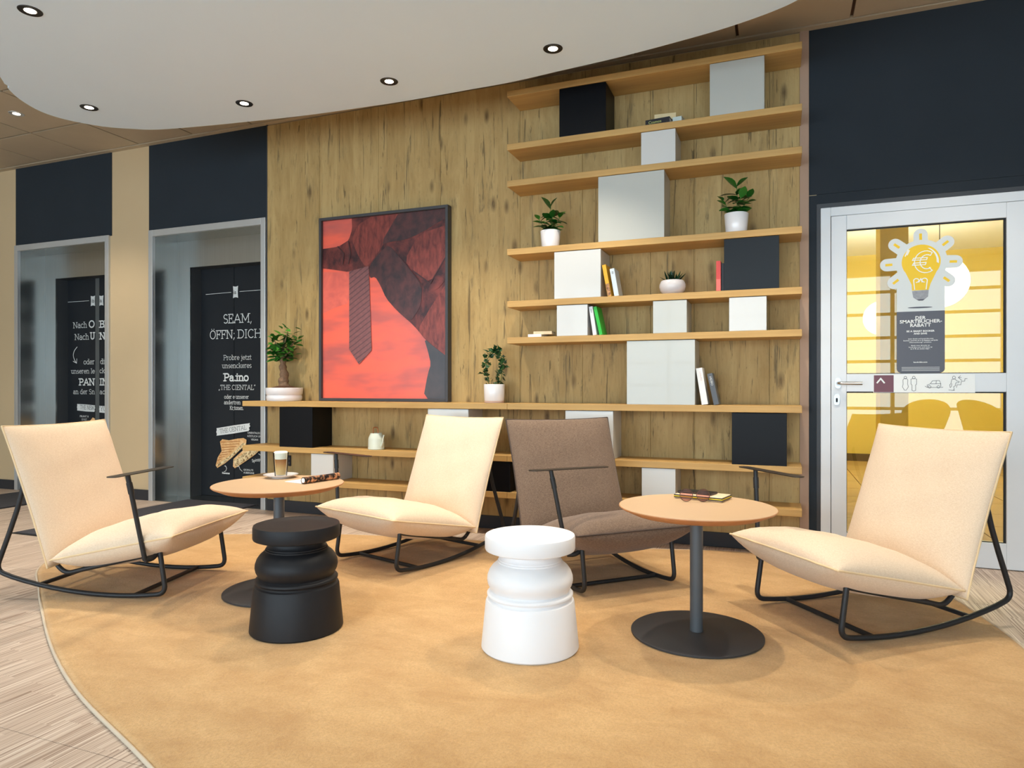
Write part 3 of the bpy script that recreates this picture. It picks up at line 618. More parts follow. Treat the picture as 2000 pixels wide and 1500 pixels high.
rug = empty('rug', (-1.4, 2.8, 0)); tag(rug, 'large ochre rug with a curved outline under the whole seating group', 'rug')
off = Vector((-1.4, 2.8, 0))
bm = bmesh.new(); lo = [bm.verts.new((p - off) + Vector((0, 0, .001))) for p in rpts]; hi = [bm.verts.new((p - off) * .9965 + Vector((0, 0, .012))) for p in rpts]; inn = [bm.verts.new((p - off) * .985 + Vector((0, 0, .014))) for p in rpts]
bm.faces.new(inn); n = len(lo)
for i in range(n):
    j = (i + 1) % n; bm.faces.new((lo[i], lo[j], hi[j], hi[i])); bm.faces.new((hi[i], hi[j], inn[j], inn[i]))
fin(bm, 'pile', M['rug'], rug, True, 60)
tube('edge_binding', [(p - off) * 1.001 + Vector((0, 0, .0065)) for p in rpts], .006, M['rug_edge'], rug, 6, True)

# ------------------------------------------------------------------ shelves
SH = [2.969, 2.616, 2.373, 1.919, 1.573, 1.332, .895, .548, .304]; TH = .040
order = ['topmost', 'second', 'third', 'fourth', 'fifth', 'sixth']
for i, z in enumerate(SH):
    xl = -1.679 if i < 6 else -3.911
    s = empty('wall_shelf', ((xl + .127) / 2, (SF + WY) / 2, z)); cx = (xl + .127) / 2; cy = (SF + WY) / 2
    if i < 6: lb = 'short oak wall shelf, %s counted from the ceiling' % order[i]
    else: lb = ['long oak wall shelf carrying the tie picture and bonsai', 'long oak wall shelf carrying the small watering can', 'lowest long oak wall shelf just above the floor'][i - 6]
    tag(s, lb, 'shelf', 'oak wall shelves')
    cuts = [xl, .127] if i < 6 else [xl, -1.679, .127]
    for a, b in zip(cuts, cuts[1:]):
        g = .0008
        box('board', (a + g - cx, SF - cy, -TH), (b - g - cx, WY - .0125 - cy, 0), M['shelf'], s, .0015, 1)

# display cubes between the shelves
def cube(x0, x1, row, mat, label):
    zt = SH[row] - TH - .003; zb = SH[row + 1] + .0005; c = ((x0 + x1) / 2, (SF + WY) / 2 - .004, zb)
    o = empty('display_cube', c); tag(o, label, 'cube', 'lacquered display cubes on the shelves')
    w = (x1 - x0) / 2; d = .121; t = .016
    box('body', (-w, -d + .0035, 0), (w, d, zt - zb), mat, o, .002); box('front_panel', (-w, -d - .002, 0), (w, -d + .003, zt - zb), mat, o, .0018)
cube(-1.317, -1.011, 0, M['box_k'], 'black cube directly under the topmost shelf')
cube(-.380, -.075, 0, M['box_g'], 'pale grey cube directly under the topmost shelf')
cube(-.789, -.581, 1, M['box_w'], 'small white cube between the second and third shelf')
cube(-1.060, -.648, 2, M['box_g'], 'large pale grey cube between the two leafy potted plants')
cube(-1.351, -1.044, 3, M['box_w'], 'white cube with the yellow book leaning on it')
cube(-.299, .005, 3, M['box_n'], 'charcoal cube beside the red book')
cube(-1.334, -1.130, 4, M['box_w'], 'small white cube with the green book beside it')
cube(-.716, -.514, 4, M['box_g'], 'small pale cube standing below the succulent')
cube(-.270, -.063, 4, M['box_w'], 'small bright white cube below the charcoal cube')
cube(-.878, -.466, 5, M['box_g'], 'largest white cube, standing on the long shelf beside two books')
cube(-3.554, -3.250, 6, M['box_k'], 'black cube below the bonsai next to the lift')
cube(-2.274, -1.964, 6, M['box_w'], 'white cube half hidden behind the cream chair nearest the shelves')
cube(-1.276, -.965, 6, M['box_w'], 'white cube half hidden behind the brown chair')
cube(-.255, .046, 6, M['box_k'], 'black cube at the right end of the long shelves')
cube(-3.260, -3.063, 7, M['box_w'], 'low white cube behind the coffee glass table')
cube(-1.99, -1.66, 7, M['box_k'], 'low black cube seen in the gap between cream and brown chairs')
cube(-.785, -.581, 7, M['box_w'], 'low white cube behind the table with the sunglasses')

# ------------------------------------------------------------------ framed picture
PX0, PX1, PZ0, PZ1, PY = -3.331, -2.212, .8965, 2.317, 4.405
pf = empty('framed_picture', ((PX0 + PX1) / 2, PY, PZ0)); tag(pf, 'tall framed picture of a hanging necktie and suit in red and black', 'picture')
ox, oz = (PX0 + PX1) / 2, PZ0
def loc(P): return [(a - ox, b - oz) for a, b in P]
def chaikin(P, n=1):
    for _ in range(n):
        Q = []
        for a, b in zip(P, P[1:] + P[:1]):
            edge = lambda p: p[0] > -2.24 or p[0] < -3.3 or p[1] > 2.29
            Q += [a if edge(a) else (.8 * a[0] + .2 * b[0], .8 * a[1] + .2 * b[1]), b if edge(b) else (.2 * a[0] + .8 * b[0], .2 * a[1] + .8 * b[1])]
        P = [q for i, q in enumerate(Q) if q != Q[i - 1]]
    return P
fw = .022
for a, b in (((PX0, PZ0), (PX0 + fw, PZ1)), ((PX1 - fw, PZ0), (PX1, PZ1)), ((PX0 + fw, PZ0), (PX1 - fw, PZ0 + fw)), ((PX0 + fw, PZ1 - fw), (PX1 - fw, PZ1))):
    box('frame_bar', (a[0] - ox, -.004, a[1] - oz), (b[0] - ox, .056, b[1] - oz), M['frame'], pf, .0015, 1)
I0, I1, J0, J1 = PX0 + fw, PX1 - fw, PZ0 + fw, PZ1 - fw
bgp = NT('printed_red_backdrop'); nn = bgp.noise(bgp.coords((1.6, 1, 5.5)), 1, 3, .5); n2 = bgp.noise(bgp.coords((5, 1, 5)), 1, 3)
cc = bgp.mix(bgp.ramp(nn, [(.42, 0), (.62, 1)]), (240, 100, 80), (178, 88, 86)); cc = bgp.mix(bgp.math('MULTIPLY', n2, .25), cc, (255, 122, 90)); bgp.base(cc); bgp.pr(.32)
prn = slab('backdrop_print', [loc([(I0, J0), (I1, J0), (I1, J1), (I0, J1)])], .020, .024, bgp.m, pf)
jk = print_mat('printed_dark_jacket', (52, 26, 30), (128, 58, 52), 9, 7, 6, .38, .68); dk = print_mat('printed_charcoal_cloth', (50, 38, 42), (92, 52, 52), 12, 8, 5)
hl = print_mat('printed_lit_cloth', (84, 36, 36), (150, 70, 60), 34, 10, 5, .3, .7); gr = print_mat('printed_grey_trousers', (62, 62, 68), (80, 74, 78), 5, 5, 3); pal = print_mat('printed_soft_fold', (206, 96, 86), (236, 112, 94), 6, 6, 3); seam_m = plain('printed_dark_seam', (58, 26, 28), .4)
PO = dict(
 fold=[(-3.309, 1.9), (-3.063, 1.882), (-3.063, 1.649), (-3.193, 1.621), (-3.309, 1.578)],
 jacket=[(-3.043, 2.295), (-3.04, 2.211), (-3.07, 2.133), (-3.111, 2.113), (-3.166, 2.088), (-3.309, 2.081), (-3.309, 1.929), (-3.193, 1.91), (-3.063, 1.885), (-2.888, 1.92), (-2.882, 1.828), (-2.833, 1.837), (-2.789, 1.772), (-2.737, 1.668), (-2.647, 1.575), (-2.532, 1.482), (-2.47, 1.424), (-2.407, 1.351), (-2.321, 1.289), (-2.234, 1.228), (-2.234, 2.295)],
 trousers=[(-2.415, 1.36), (-2.321, 1.289), (-2.234, 1.228), (-2.234, 0.919), (-2.422, 0.919), (-2.383, 1.104), (-2.358, 1.17), (-2.383, 1.268)],
 tie=[(-3.063, 1.89), (-2.888, 1.92), (-2.862, 1.283), (-2.975, 1.177), (-3.063, 1.293)],
 lapel=[(-2.888, 1.92), (-2.882, 1.828), (-2.833, 1.837), (-2.789, 1.772), (-2.737, 1.668), (-2.647, 1.575), (-2.532, 1.482), (-2.44, 1.60), (-2.432, 1.753), (-2.583, 1.928), (-2.711, 2.071), (-2.789, 2.02)],
 flap=[(-2.583, 1.939), (-2.457, 2.128), (-2.234, 2.175), (-2.234, 1.948), (-2.364, 1.76), (-2.482, 1.844)], band=[(-2.364, 1.75), (-2.234, 1.94), (-2.234, 1.785), (-2.315, 1.703)],
 hip=[(-2.383, 1.553), (-2.321, 1.638), (-2.234, 1.753), (-2.234, 1.228), (-2.395, 1.345), (-2.47, 1.424)],
 sleeve=[(-3.043, 2.13), (-2.989, 2.241), (-2.868, 2.294), (-2.634, 2.293), (-2.763, 2.075), (-2.868, 1.947), (-2.922, 1.916), (-2.989, 2.012)],
 cuff=[(-3.309, 2.063), (-3.166, 2.082), (-3.07, 2.121), (-3.029, 2.015), (-3.056, 1.936), (-3.193, 1.934), (-3.309, 1.941)],
 topd=[(-2.789, 2.077), (-2.634, 2.293), (-2.234, 2.294), (-2.234, 2.229), (-2.457, 2.128), (-2.583, 2.094), (-2.685, 2.091)])
lay = .020
for nm, mt in (('fold', pal), ('jacket', jk), ('sleeve', hl), ('cuff', jk), ('topd', dk), ('lapel', dk), ('flap', hl), ('band', jk), ('hip', hl), ('trousers', gr), ('tie', tie_mat())):
    lay -= .0006; slab({'topd': 'collar', 'fold': 'soft_fold', 'hip': 'hip_cloth', 'flap': 'pocket_flap', 'band': 'pocket_band'}.get(nm, nm) + '_print', [loc(PO[nm] if nm == 'tie' else chaikin(PO[nm]))], lay, lay + .0005, mt, prn)
for P in [loc([(-2.364, 1.76), (-2.234, 1.948)]), loc([(-2.482, 1.844), (-2.364, 1.76)]), loc([(-2.583, 1.928), (-2.432, 1.753)]), loc([(-3.166, 2.088), (-3.11, 2.03), (-3.12, 1.95)]), loc([(-3.07, 2.12), (-3.05, 2.03), (-3.07, 1.95)])]: ribbons('seam_print', [P], .008, lay - .0004, seam_m, prn)
box('frame_backing', (I0 - ox, .026, J0 - oz), (I1 - ox, .052, J1 - oz), M['frame_in'], pf)

# ------------------------------------------------------------------ rocking lounge chairs
def pillow(name, c, up, tu, td, mat, parent, n=26, pinch=.035, pu=2.6, q=.5):
    """c: four corners (rear right, front right, front left, rear left); bulges tu along +up, td along -up"""
    bm = bmesh.new(); c = [Vector(p) for p in c]; up = Vector(up).normalized()
    def P(u, v):
        a = u * (1 - pinch * (1 - v * v)); b = v * (1 - pinch * (1 - u * u)); s, t = (a + 1) / 2, (b + 1) / 2
        return (c[0] * (1 - s) + c[1] * s) * (1 - t) + (c[3] * (1 - s) + c[2] * s) * t
    def bulge(u, v): return max(0, (1 - abs(u) ** pu) * (1 - abs(v) ** pu)) ** q
    g = [math.sin(math.pi / 2 * (2 * i / n - 1)) for i in range(n + 1)]
    top = {}; bot = {}
    for i, u in enumerate(g):
        for j, v in enumerate(g):
            edge = i in (0, n) or j in (0, n); p = P(u, v); b = bulge(u, v); wr = .004 * math.sin(9 * u + 4 * v) * math.sin(7 * v - 3 * u) * b
            top[i, j] = bm.verts.new(p + up * (tu * b + wr)); bot[i, j] = top[i, j] if edge else bm.verts.new(p - up * (td * b))
    for i in range(n):
        for j in range(n):
            bm.faces.new((top[i, j], top[i + 1, j], top[i + 1, j + 1], top[i, j + 1])); f = [bot[i, j], bot[i, j + 1], bot[i + 1, j + 1], bot[i + 1, j]]
            try: bm.faces.new(f)
            except ValueError: pass
    ring = [P(u, -1) for u in g] + [P(1, v) for v in g[1:]] + [P(u, 1) for u in g[::-1][1:]] + [P(-1, v) for v in g[::-1][1:-1]]
    return fin(bm, name, mat, parent, True, 80), ring
CHAIRS = [((-2.993, 2.545), 13.85, 'cream', 'cream rocking lounge chair at far left facing right, beside the coffee table'),
          ((-2.009, 3.451), 251.75, 'cream', 'cream rocking lounge chair in front of the shelves, beside the brown chair'),
          ((-.864, 3.484), -45.6, 'taupe', 'brown taupe rocking lounge chair behind the white stool'),
          ((.293, 3.266), 218.2, 'cream', 'cream rocking lounge chair in front of the white glass door')]
RZ = .014
for (px, py), yaw, fab, lb in CHAIRS:
    ch = empty('rocking_chair', (px, py, RZ if px > -3.5 else RZ), R(yaw)); tag(ch, lb, 'chair', 'low rocking lounge chairs')
    fm, pm = M[fab], M[fab + '_pipe']; W = .333
    s, ring = pillow('seat_cushion', [(-.235, -W, .185), (.374, -W, .312), (.374, W, .312), (-.235, W, .185)], (-.2, 0, 1), .100, .108, fm, ch, pu=3.0, q=.48)
    tube('piping', ring, .0042, pm, s, 6, True)
    b, ring = pillow('back_cushion', [(-.247, -W, .150), (-.484, -W, .805), (-.484, W, .805), (-.247, W, .150)], (.94, 0, .34), .060, .052, fm, ch, pinch=.026, pu=3.6, q=.52)
    tube('piping', ring, .0042, pm, b, 6, True)
    r = .0112; w = .254
    def arc(x): return r + .0 + (x - .02) ** 2 / (2 * 2.05)
    for sd in (-1, 1):
        run = [(x, sd * w, arc(x)) for x in [.20 - .07 * i for i in range(11)]]
        P = fillet([(.262, sd * w, .222), (.292, sd * w, arc(.29)), run[0]], .055) + run[1:]
        P = P[:-1] + fillet([run[-1], (-.592, sd * w, arc(-.592) + .004), (-.515, sd * w, .30)], .075)
        P += [(-.478, sd * w, .40), (-.448, sd * w, .50), (-.432, sd * w, .58)]
        tube('rocker_leg', P, r, M['tube'], ch)
        tube('seat_rail', fillet([(.262, sd * w, .222), (.20, sd * w, .205), (-.10, sd * w, .135), (-.22, sd * w, .105), (-.275, sd * w, .15), (-.30, sd * w, .22)], .05), r * .95, M['tube'], ch)
    for xx, zz in ((.13, arc(.13)), (-.36, arc(-.36)), (.262, .222), (-.14, .126), (-.432, .575)):
        tube('cross_bar', [(xx, -w, zz), (xx, w, zz)], r * .92, M['tube'], ch)
    po = tube('armrest_post', [(.232, -.317, .198), (.197, -.386, .595)], .0105, M['tube'], ch); tube('collar', [(.2045, -.371, .51), (.2, -.38, .56)], .0128, M['tube'], po)
    tube('post_bracket', fillet([(.232, -.317, .198), (.245, -.285, .196), (.245, -.254, .212)], .02), .011, M['tube'], ch)
    bm = bmesh.new(); pts = capsule(.195, -.285, .37, .028, math.pi / 2)
    lo = [bm.verts.new((a, bb, .5965)) for a, bb in pts]; hi = [bm.verts.new((a, bb, .600)) for a, bb in pts]; bm.faces.new(lo); bm.faces.new(hi)
    for i in range(len(lo)): bm.faces.new((lo[i], lo[(i + 1) % len(lo)], hi[(i + 1) % len(lo)], hi[i]))
    fin(bm, 'armrest_plate', M['tray'], ch)

# ------------------------------------------------------------------ side tables
def table(x, y, hgt, label):
    t = empty('side_table', (x, y, .014)); tag(t, label, 'table', 'round pedestal tables'); H = hgt - .014
    lathe('base_plate', [(0, 0), (.252, 0), (.258, .003), (.258, .009), (.253, .012), (.03, .014), (0, .014)], M['basegrey'], t, 72)
    lathe('column', [(0, .012), (.0255, .012), (.0255, H - .03), (0, H - .03)], M['column'], t, 32)
    lathe('mounting_plate', [(0, H - .034), (.11, H - .034), (.11, H - .028), (0, H - .028)], M['basegrey'], t, 32)
    tp = lathe('table_top', [(0, H - .030), (.255, H - .030), (.300, H - .010), (.3065, H - .004), (.306, H - .0015), (0, H - .0015)], M['ply'], t, 96, angle=25)
    lathe('top_surface', [(0, H - .0015), (.3045, H - .0015), (.3035, H), (0, H)], M['top_lam'], tp, 96)
table(-.305, 2.813, .527, 'round beige pedestal table with phone and sunglasses, at right')
table(-2.254, 2.671, .536, 'round beige pedestal table with the coffee glass, behind the black stool')

# ------------------------------------------------------------------ turned stools
SP = [(0, 0), (.180, 0), (.1855, .006), (.1845, .02), (.1690, .176), (.1655, .184), (.158, .187), (.1555, .192), (.1575, .198), (.1635, .202), (.1640, .208), (.160, .2125), (.152, .215), (.1485, .219), (.1535, .229), (.1605, .243), (.1635, .258), (.1620, .274), (.1555, .292), (.1440, .308), (.1300, .320), (.1235, .325), (.1235, .330), (.1195, .332), (.1195, .337), (.1150, .340), (.1100, .352), (.1095, .366), (.1600, .369), (.1700, .373), (.1720, .379), (.1720, .419), (.1695, .4265), (.1650, .4275), (.150, .4225), (.10, .419), (0, .418)]
for (x, y), mt, lb in (((-.882, 2.45), 'wht_stool', 'white turned drum stool with a ringed waist in front of the brown chair'), ((-1.844, 2.293), 'blk_stool', 'black turned drum stool with a ringed waist in front of the coffee table')):
    st = empty('drum_stool', (x, y, .014)); tag(st, lb, 'stool', 'turned plastic stools'); i = 5
    lathe('drum_base', SP[:5] + [(.1655, .184), (0, .184)], M[mt], st, 80, angle=30)
    lathe('ringed_waist', [(0, .183)] + SP[5:28] + [(0, .3665)], M[mt], st, 80, angle=50)
    lathe('stool_seat', [(0, .366)] + SP[27:], M[mt], st, 80, angle=35)

# ------------------------------------------------------------------ plants
def leaf_mesh(name, L, W, mat, fold=.15, droop=.15, n=5, tip=1.0):
    bm = bmesh.new(); rows = []
    for i in range(n + 1):
        t = i / n; w = W / 2 * math.sin(math.pi * min(1, (t * .93 + .04)) ** tip); z = -droop * L * t * t
        rows.append([bm.verts.new((L * t, s * w, z + abs(s) * fold * w)) for s in (-1, 0, 1)])
    for a, b in zip(rows, rows[1:]):
        for k in (0, 1): bm.faces.new((a[k], b[k], b[k + 1], a[k + 1]))
    me = bpy.data.meshes.new(name)
    for f in bm.faces: f.smooth = True
    bm.to_mesh(me); bm.free(); me.materials.append(mat); return me
def leaf(me, parent, pos, az, el, roll=0, s=1):
    o = bpy.data.objects.new('leaf', me); COL.objects.link(o); o.parent = parent; o.location = pos
    o.rotation_euler = (Matrix.Rotation(az, 3, 'Z') @ Matrix.Rotation(-el, 3, 'Y') @ Matrix.Rotation(roll, 3, 'X')).to_euler(); o.scale = (s, s, s); return o
def pot(root, r0, r1, H, mat, soil=True):
    lathe('pot', [(0, 0), (r0 * .96, 0), (r0, .004), (r1, H - .003), (r1 - .002, H), (r1 - .006, H - .001), (r1 - .008, H - .02), (0, H - .02)], mat, root, 40)
    if soil: lathe('soil', [(0, H - .019), (r1 - .010, H - .019), (r1 * .5, H - .012), (0, H - .010)], M['soil'], root, 24)
big = leaf_mesh('rubber_leaf', .092, .058, M['leaf_a'], .25, .18)
def leafy(x, y, z, sc_, seed, label, N=16):
    p = empty('potted_plant', (x, y, z)); tag(p, label, 'plant', 'young rubber plants in white pots'); rnd = random.Random(seed)
    pot(p, .058 * sc_, .067 * sc_, .110 * sc_, M['pot'])
    stems = [[(0, 0, .10 * sc_), (.005, 0, .18 * sc_), (.002, -.005, .265 * sc_)], [(0, 0, .10 * sc_), (.046, -.01, .155 * sc_), (.078, -.015, .205 * sc_)], [(0, 0, .10 * sc_), (-.046, -.005, .145 * sc_), (-.076, -.01, .19 * sc_)], [(0, 0, .10 * sc_), (.02, -.03, .16 * sc_), (.03, -.045, .20 * sc_)]]
    for k, S in enumerate(stems):
        C = catmull(S, 5); tube('stem', C, .0025, M['stem'], p, 6)
        m = (14, 9, 9, 8)[k]
        for i in range(m):
            q = C[min(len(C) - 1, int((i + 1) / m * (len(C) - 1)))]; az = i * 2.4 + k * 1.1 + rnd.uniform(-.3, .3); el = rnd.uniform(-.05, .55) + (.55 if i >= m - 2 else 0)
            leaf(big, p, q, az, el, rnd.uniform(-.4, .4), sc_ * rnd.uniform(.75, 1.08) * (.85 if k else 1))
    return p
leafy(-1.397, 4.278, 1.9195, 1.0, 3, 'green leafy plant in a white pot left of the large grey cube')
leafy(-.233, 4.280, 1.9195, 1.05, 8, 'green leafy plant in a white pot above the charcoal cube')
# succulent
p = empty('succulent', (-.608, 4.285, 1.5735)); tag(p, 'spiky dark succulent in a round pale grey bowl', 'plant')
lathe('pot', [(0, 0), (.052, 0), (.060, .004), (.074, .022), (.080, .045), (.079, .062), (.070, .082), (.067, .085), (.064, .083), (.062, .07), (0, .07)], M['pot_g'], p, 40); lathe('soil', [(0, .071), (.061, .071), (0, .076)], M['soil'], p, 24)
sp = leaf_mesh('spike_leaf', .085, .020, M['leaf_c'], .5, -.10, 5, .75); rnd = random.Random(4)
for i in range(30): leaf(sp, p, (rnd.uniform(-.03, .03), rnd.uniform(-.03, .02), .072), i * 2.4, .35 + .035 * i, 0, rnd.uniform(.7, 1.05))
# ficus bonsai
p = empty('bonsai', (-3.615, 4.345, .8955)); tag(p, 'ficus bonsai in a banded white pot next to the lift', 'plant')
lathe('pot', [(0, 0), (.128, 0), (.134, .006), (.137, .030), (.133, .046), (.135, .05), (.139, .054), (.142, .085), (.143, .1), (.139, .103), (.134, .10), (.132, .085), (0, .085)], M['pot'], p, 56)
lathe('soil', [(0, .084), (.131, .084), (.09, .108), (.03, .122), (0, .122)], M['soil'], p, 30)
tr = [(.0, 0, .10), (-.008, 0, .15), (.0, 0, .20), (-.014, 0, .26), (-.012, 0, .31), (-.03, 0, .36)]
C = catmull(tr, 5); tube('trunk', C, .03, M['bark'], p, 12, rads=[.046 + .004 * math.sin(i * 1.3) - .0012 * i * (1 if i < 26 else 1) for i in range(len(C))])
for a, b in (((-.02, -.012, .10), (-.012, -.006, .17)), ((.03, -.02, .095), (.012, -.006, .16))): tube('root', catmull([(a[0] * 1.8, a[1] * 1.8, .09), a, b], 4), .016, M['bark'], p, 8, rads=[.010 + .0012 * i for i in range(9)])
fic = leaf_mesh('ficus_leaf', .066, .038, M['leaf_f'], .25, .1, 4); rnd = random.Random(11)
tips = [(-.115, .0, .42), (-.07, -.05, .50), (.0, .0, .54), (.06, -.03, .56), (.09, .02, .48), (.10, -.04, .40), (-.10, -.03, .35), (.05, .04, .36), (-.03, -.06, .42)]
for tx, ty, tz in tips:
    S = catmull([(-.022, 0, .32), (tx * .45 - .01, ty * .5, .32 + (tz - .32) * .55), (tx * .92, ty * .9, tz - .02)], 5); tube('branch', S, .005, M['bark'], p, 6, rads=[.009 - .0006 * i for i in range(len(S))])
    for i in range(22):
        q = S[min(len(S) - 1, 3 + int(i / 22 * (len(S) - 3)))]; leaf(fic, p, Vector(q) + Vector((rnd.uniform(-.045, .045), rnd.uniform(-.04, .04), rnd.uniform(-.03, .04))), rnd.uniform(0, 6.28), rnd.uniform(-.3, .9), rnd.uniform(-.6, .6), rnd.uniform(.75, 1.15))
# ivy on a hoop
p = empty('potted_ivy', (-1.826, 4.345, .8955)); tag(p, 'small ivy trained on a hoop in a white cylinder pot beside the picture', 'plant')
lathe('pot', [(0, .014), (.068, .014), (.070, .017), (.073, .125), (.071, .128), (.066, .126), (.064, .105), (0, .105)], M['pot'], p, 40); lathe('saucer', [(0, 0), (.066, 0), (.068, .003), (.068, .014), (0, .014)], M['terracotta'], p, 40); lathe('soil', [(0, .105), (.064, .105), (0, .115)], M['soil'], p, 24)
hp = catmull([(-.035, 0, .11), (-.055, 0, .20), (-.052, 0, .30), (0, 0, .365), (.052, 0, .32), (.058, 0, .22), (.04, 0, .11)], 8); tube('hoop', hp, .003, M['stem'], p, 6)
bm = bmesh.new(); P5 = [(0, 0), (.010, .016), (.022, .012), (.022, .006), (.040, 0)]; v0 = [bm.verts.new((a, b, .004 * (b > 0))) for a, b in P5]; v1 = [v0[0]] + [bm.verts.new((a, -b, .004)) for a, b in P5[1:4]] + [v0[4]]
bm.faces.new(v0); bm.faces.new(list(reversed(v1))); ivm = bpy.data.meshes.new('ivy_leaf'); bm.to_mesh(ivm); bm.free(); ivm.materials.append(M['leaf_b']); rnd = random.Random(5)
for i in range(120):
    q = hp[rnd.randrange(len(hp))]; leaf(ivm, p, Vector(q) + Vector((rnd.uniform(-.018, .018), rnd.uniform(-.03, .02), rnd.uniform(-.012, .012))), rnd.uniform(0, 6.28), rnd.uniform(-.8, 1.0), rnd.uniform(-1.2, 1.2), rnd.uniform(.75, 1.25))

# ------------------------------------------------------------------ watering can
p = empty('watering_can', (-2.745, 4.30, .5485)); tag(p, 'small pale sage watering can with a copper handle on the shelf', 'watering can')
lathe('body', [(0, 0), (.058, 0), (.061, .003), (.060, .012), (.058, .075), (.055, .088), (.043, .115), (.042, .118), (.039, .116), (.038, .11), (0, .108)], M['sage'], p, 40)
tube('spout', catmull([(.050, -.02, .02), (.066, -.024, .045), (.074, -.027, .08), (.084, -.03, .108)], 6), .006, M['sage'], p, 8, rads=[.0085 - .00025 * i for i in range(19)])
tube('handle', fillet([(-.026, 0, .112), (-.028, 0, .160), (.012, 0, .160), (.016, 0, .112)], .016), .0035, M['copper'], p, 8)

# ------------------------------------------------------------------ books
def book(x, y, z, t, hgt, d, lean, cover, label, text=None, tcol=None, spine2=None, rz=0):
    b = empty('book', (x, y, z)); b.rotation_euler = (0, -R(lean), R(rz)); tag(b, label, 'book', 'books on the wall shelves'); cm = plain('book_cover', cover, .45, var=.05, scale=30)
    c = .0022
    boxes('cover', [((0, 0, 0), (t, c, hgt)), ((0, c, 0), (c, d, hgt)), ((t - c, c, 0), (t, d, hgt))], cm, b)
    box('pages', (c, c, .002), (t - c, d - .003, hgt - .002), M['paper'], b)
    if spine2: box('spine_print', (.001, -.0006, .004), (t - .001, 0, hgt * .4), spine2, b)
    if text:
        bm = bmesh.new(); sans_bm(bm, text, 0, 0, t * .42, 0)
        for v in bm.verts: X_2, Z_2 = v.co.x, v.co.z; v.co = Vector((t * .3 + Z_2 * .0 + (t * .42 - Z_2), -.0008, hgt * .9 - X_2)) if True else v.co
        fin(bm, 'spine_lettering', tcol, b)
    return b
tw = plain('white_spine_print', (226, 226, 222), .5); tk = plain('grey_spine_print', (110, 112, 116), .5); mottled = print_mat('brown_spine_print', (70, 30, 18), (220, 160, 100), 90, 90, 3)
book(-1.003, 4.235, 1.5735, .024, .205, .13, 10.6, (228, 170, 24), 'yellow paperback leaning on a white cube', spine2=mottled)
book(-.960, 4.232, 1.5735, .029, .176, .13, 10.0, (206, 218, 226), 'pale blue book leaning on the yellow paperback', '88', tk)
book(-.345, 4.235, 1.5735, .026, .181, .13, 0, (206, 64, 58), 'upright red book beside the charcoal cube', spine2=plain('pink_spine_print', (232, 110, 100), .5))
book(-.3165, 4.250, 1.5735, .0155, .168, .12, 0, (24, 22, 26), 'thin black book between the red book and the charcoal cube')
book(-1.098, 4.232, 1.3325, .024, .184, .13, 8.5, (226, 226, 230), 'slim white book leaning on the green book', 'EIN', tk)
g = book(-1.056, 4.232, 1.3325, .020, .184, .135, 12.5, (34, 186, 52), 'bright green book leaning beside a small white cube')
tube('bookmark', [(.010, -.003, 0), (.006, -.004, -.02), (.010, -.004, -.03)], .0022, plain('red_ribbon', (214, 60, 40), .6), bpy.data.objects['book.004'], 5) if 'book.004' in bpy.data.objects else None
book(-.428, 4.235, .8955, .036, .222, .14, 9.0, (238, 236, 232), 'thick white book leaning beside the largest white cube', 'roman', plain('pale_spine_print', (214, 190, 190), .5))
book(-.358, 4.235, .8955, .030, .190, .13, 12.0, (82, 86, 92), 'dark grey book leaning at the end of the long shelf row', 'NESBO', tw)
def flat_book(x, y, z, w, d, t, rz, cover, label, text=None):
    b = empty('book', (x, y, z), R(rz)); tag(b, label, 'book', 'books on the wall shelves'); cm = plain('book_cover', cover, .45, var=.05, scale=30); c = .002
    boxes('cover', [((0, 0, 0), (w, d, c)), ((0, 0, t - c), (w, d, t)), ((0, 0, c), (w, c, t - c))], cm, b); box('pages', (.002, c, c), (w - .004, d - .003, t - c), M['paper'] if not text else M['white_paper'], b)
    if text:
        bm = bmesh.new(); sans_bm(bm, text, .02, t * .22, t * .5, -.0006); fin(bm, 'spine_lettering', plain('lime_spine_print', (196, 206, 120), .5), b)
flat_book(-1.535, 4.225, 1.3325, .092, .13, .018, 0, (240, 242, 244), 'white book lying flat at the left end of a shelf')
flat_book(-1.510, 4.262, 1.3512, .125, .10, .020, 4, (218, 196, 158), 'tan book lying on the flat white book')
flat_book(-.765, 4.230, 2.6165, .150, .15, .034, -6, (18, 16, 26), 'black book lying flat under a cream book on the second shelf', 'Cosmos')
b = flat_book(-.715, 4.262, 2.6512, .130, .12, .040, 5, (226, 204, 158), 'cream book lying on top of the black book')
b = flat_book(-.600, 4.232, 2.6165, .055, .13, .030, -8, (196, 208, 204), 'pale grey notebook beside the black lying book')

# ------------------------------------------------------------------ things on the coffee table
TZ = .536
p = empty('saucer', (-2.389, 2.845, TZ)); tag(p, 'white saucer under the coffee glass', 'saucer'); lathe('plate', [(0, 0), (.045, 0), (.048, .004), (.084, .015), (.087, .018), (.083, .0185), (.05, .008), (0, .006)], M['pot'], p, 48)
p = empty('coffee_glass', (-2.389, 2.845, TZ + .0085)); tag(p, 'glass of latte with milk foam on a saucer', 'glass')
cg = glassy('drinking_glass', (250, 252, 250), 1.18)
lathe('glass_body', [(0, 0), (.029, 0), (.0305, .003), (.0385, .116), (.0392, .122), (.0372, .122), (.0288, .007), (0, .007)], cg, p, 40)
cf_ = NT('layered_latte'); spz = cf_.n('ShaderNodeSeparateXYZ'); tcn = cf_.n('ShaderNodeTexCoord'); cf_.l(tcn.outputs['Object'], spz.inputs[0])
cf_.base(cf_.ramp(cf_.math('DIVIDE', spz.outputs[2], .1), [(0, (222, 188, 138)), (.4, (212, 170, 114)), (.75, (176, 118, 66)), (.9, (160, 102, 56))])); cf_.pr(.3)
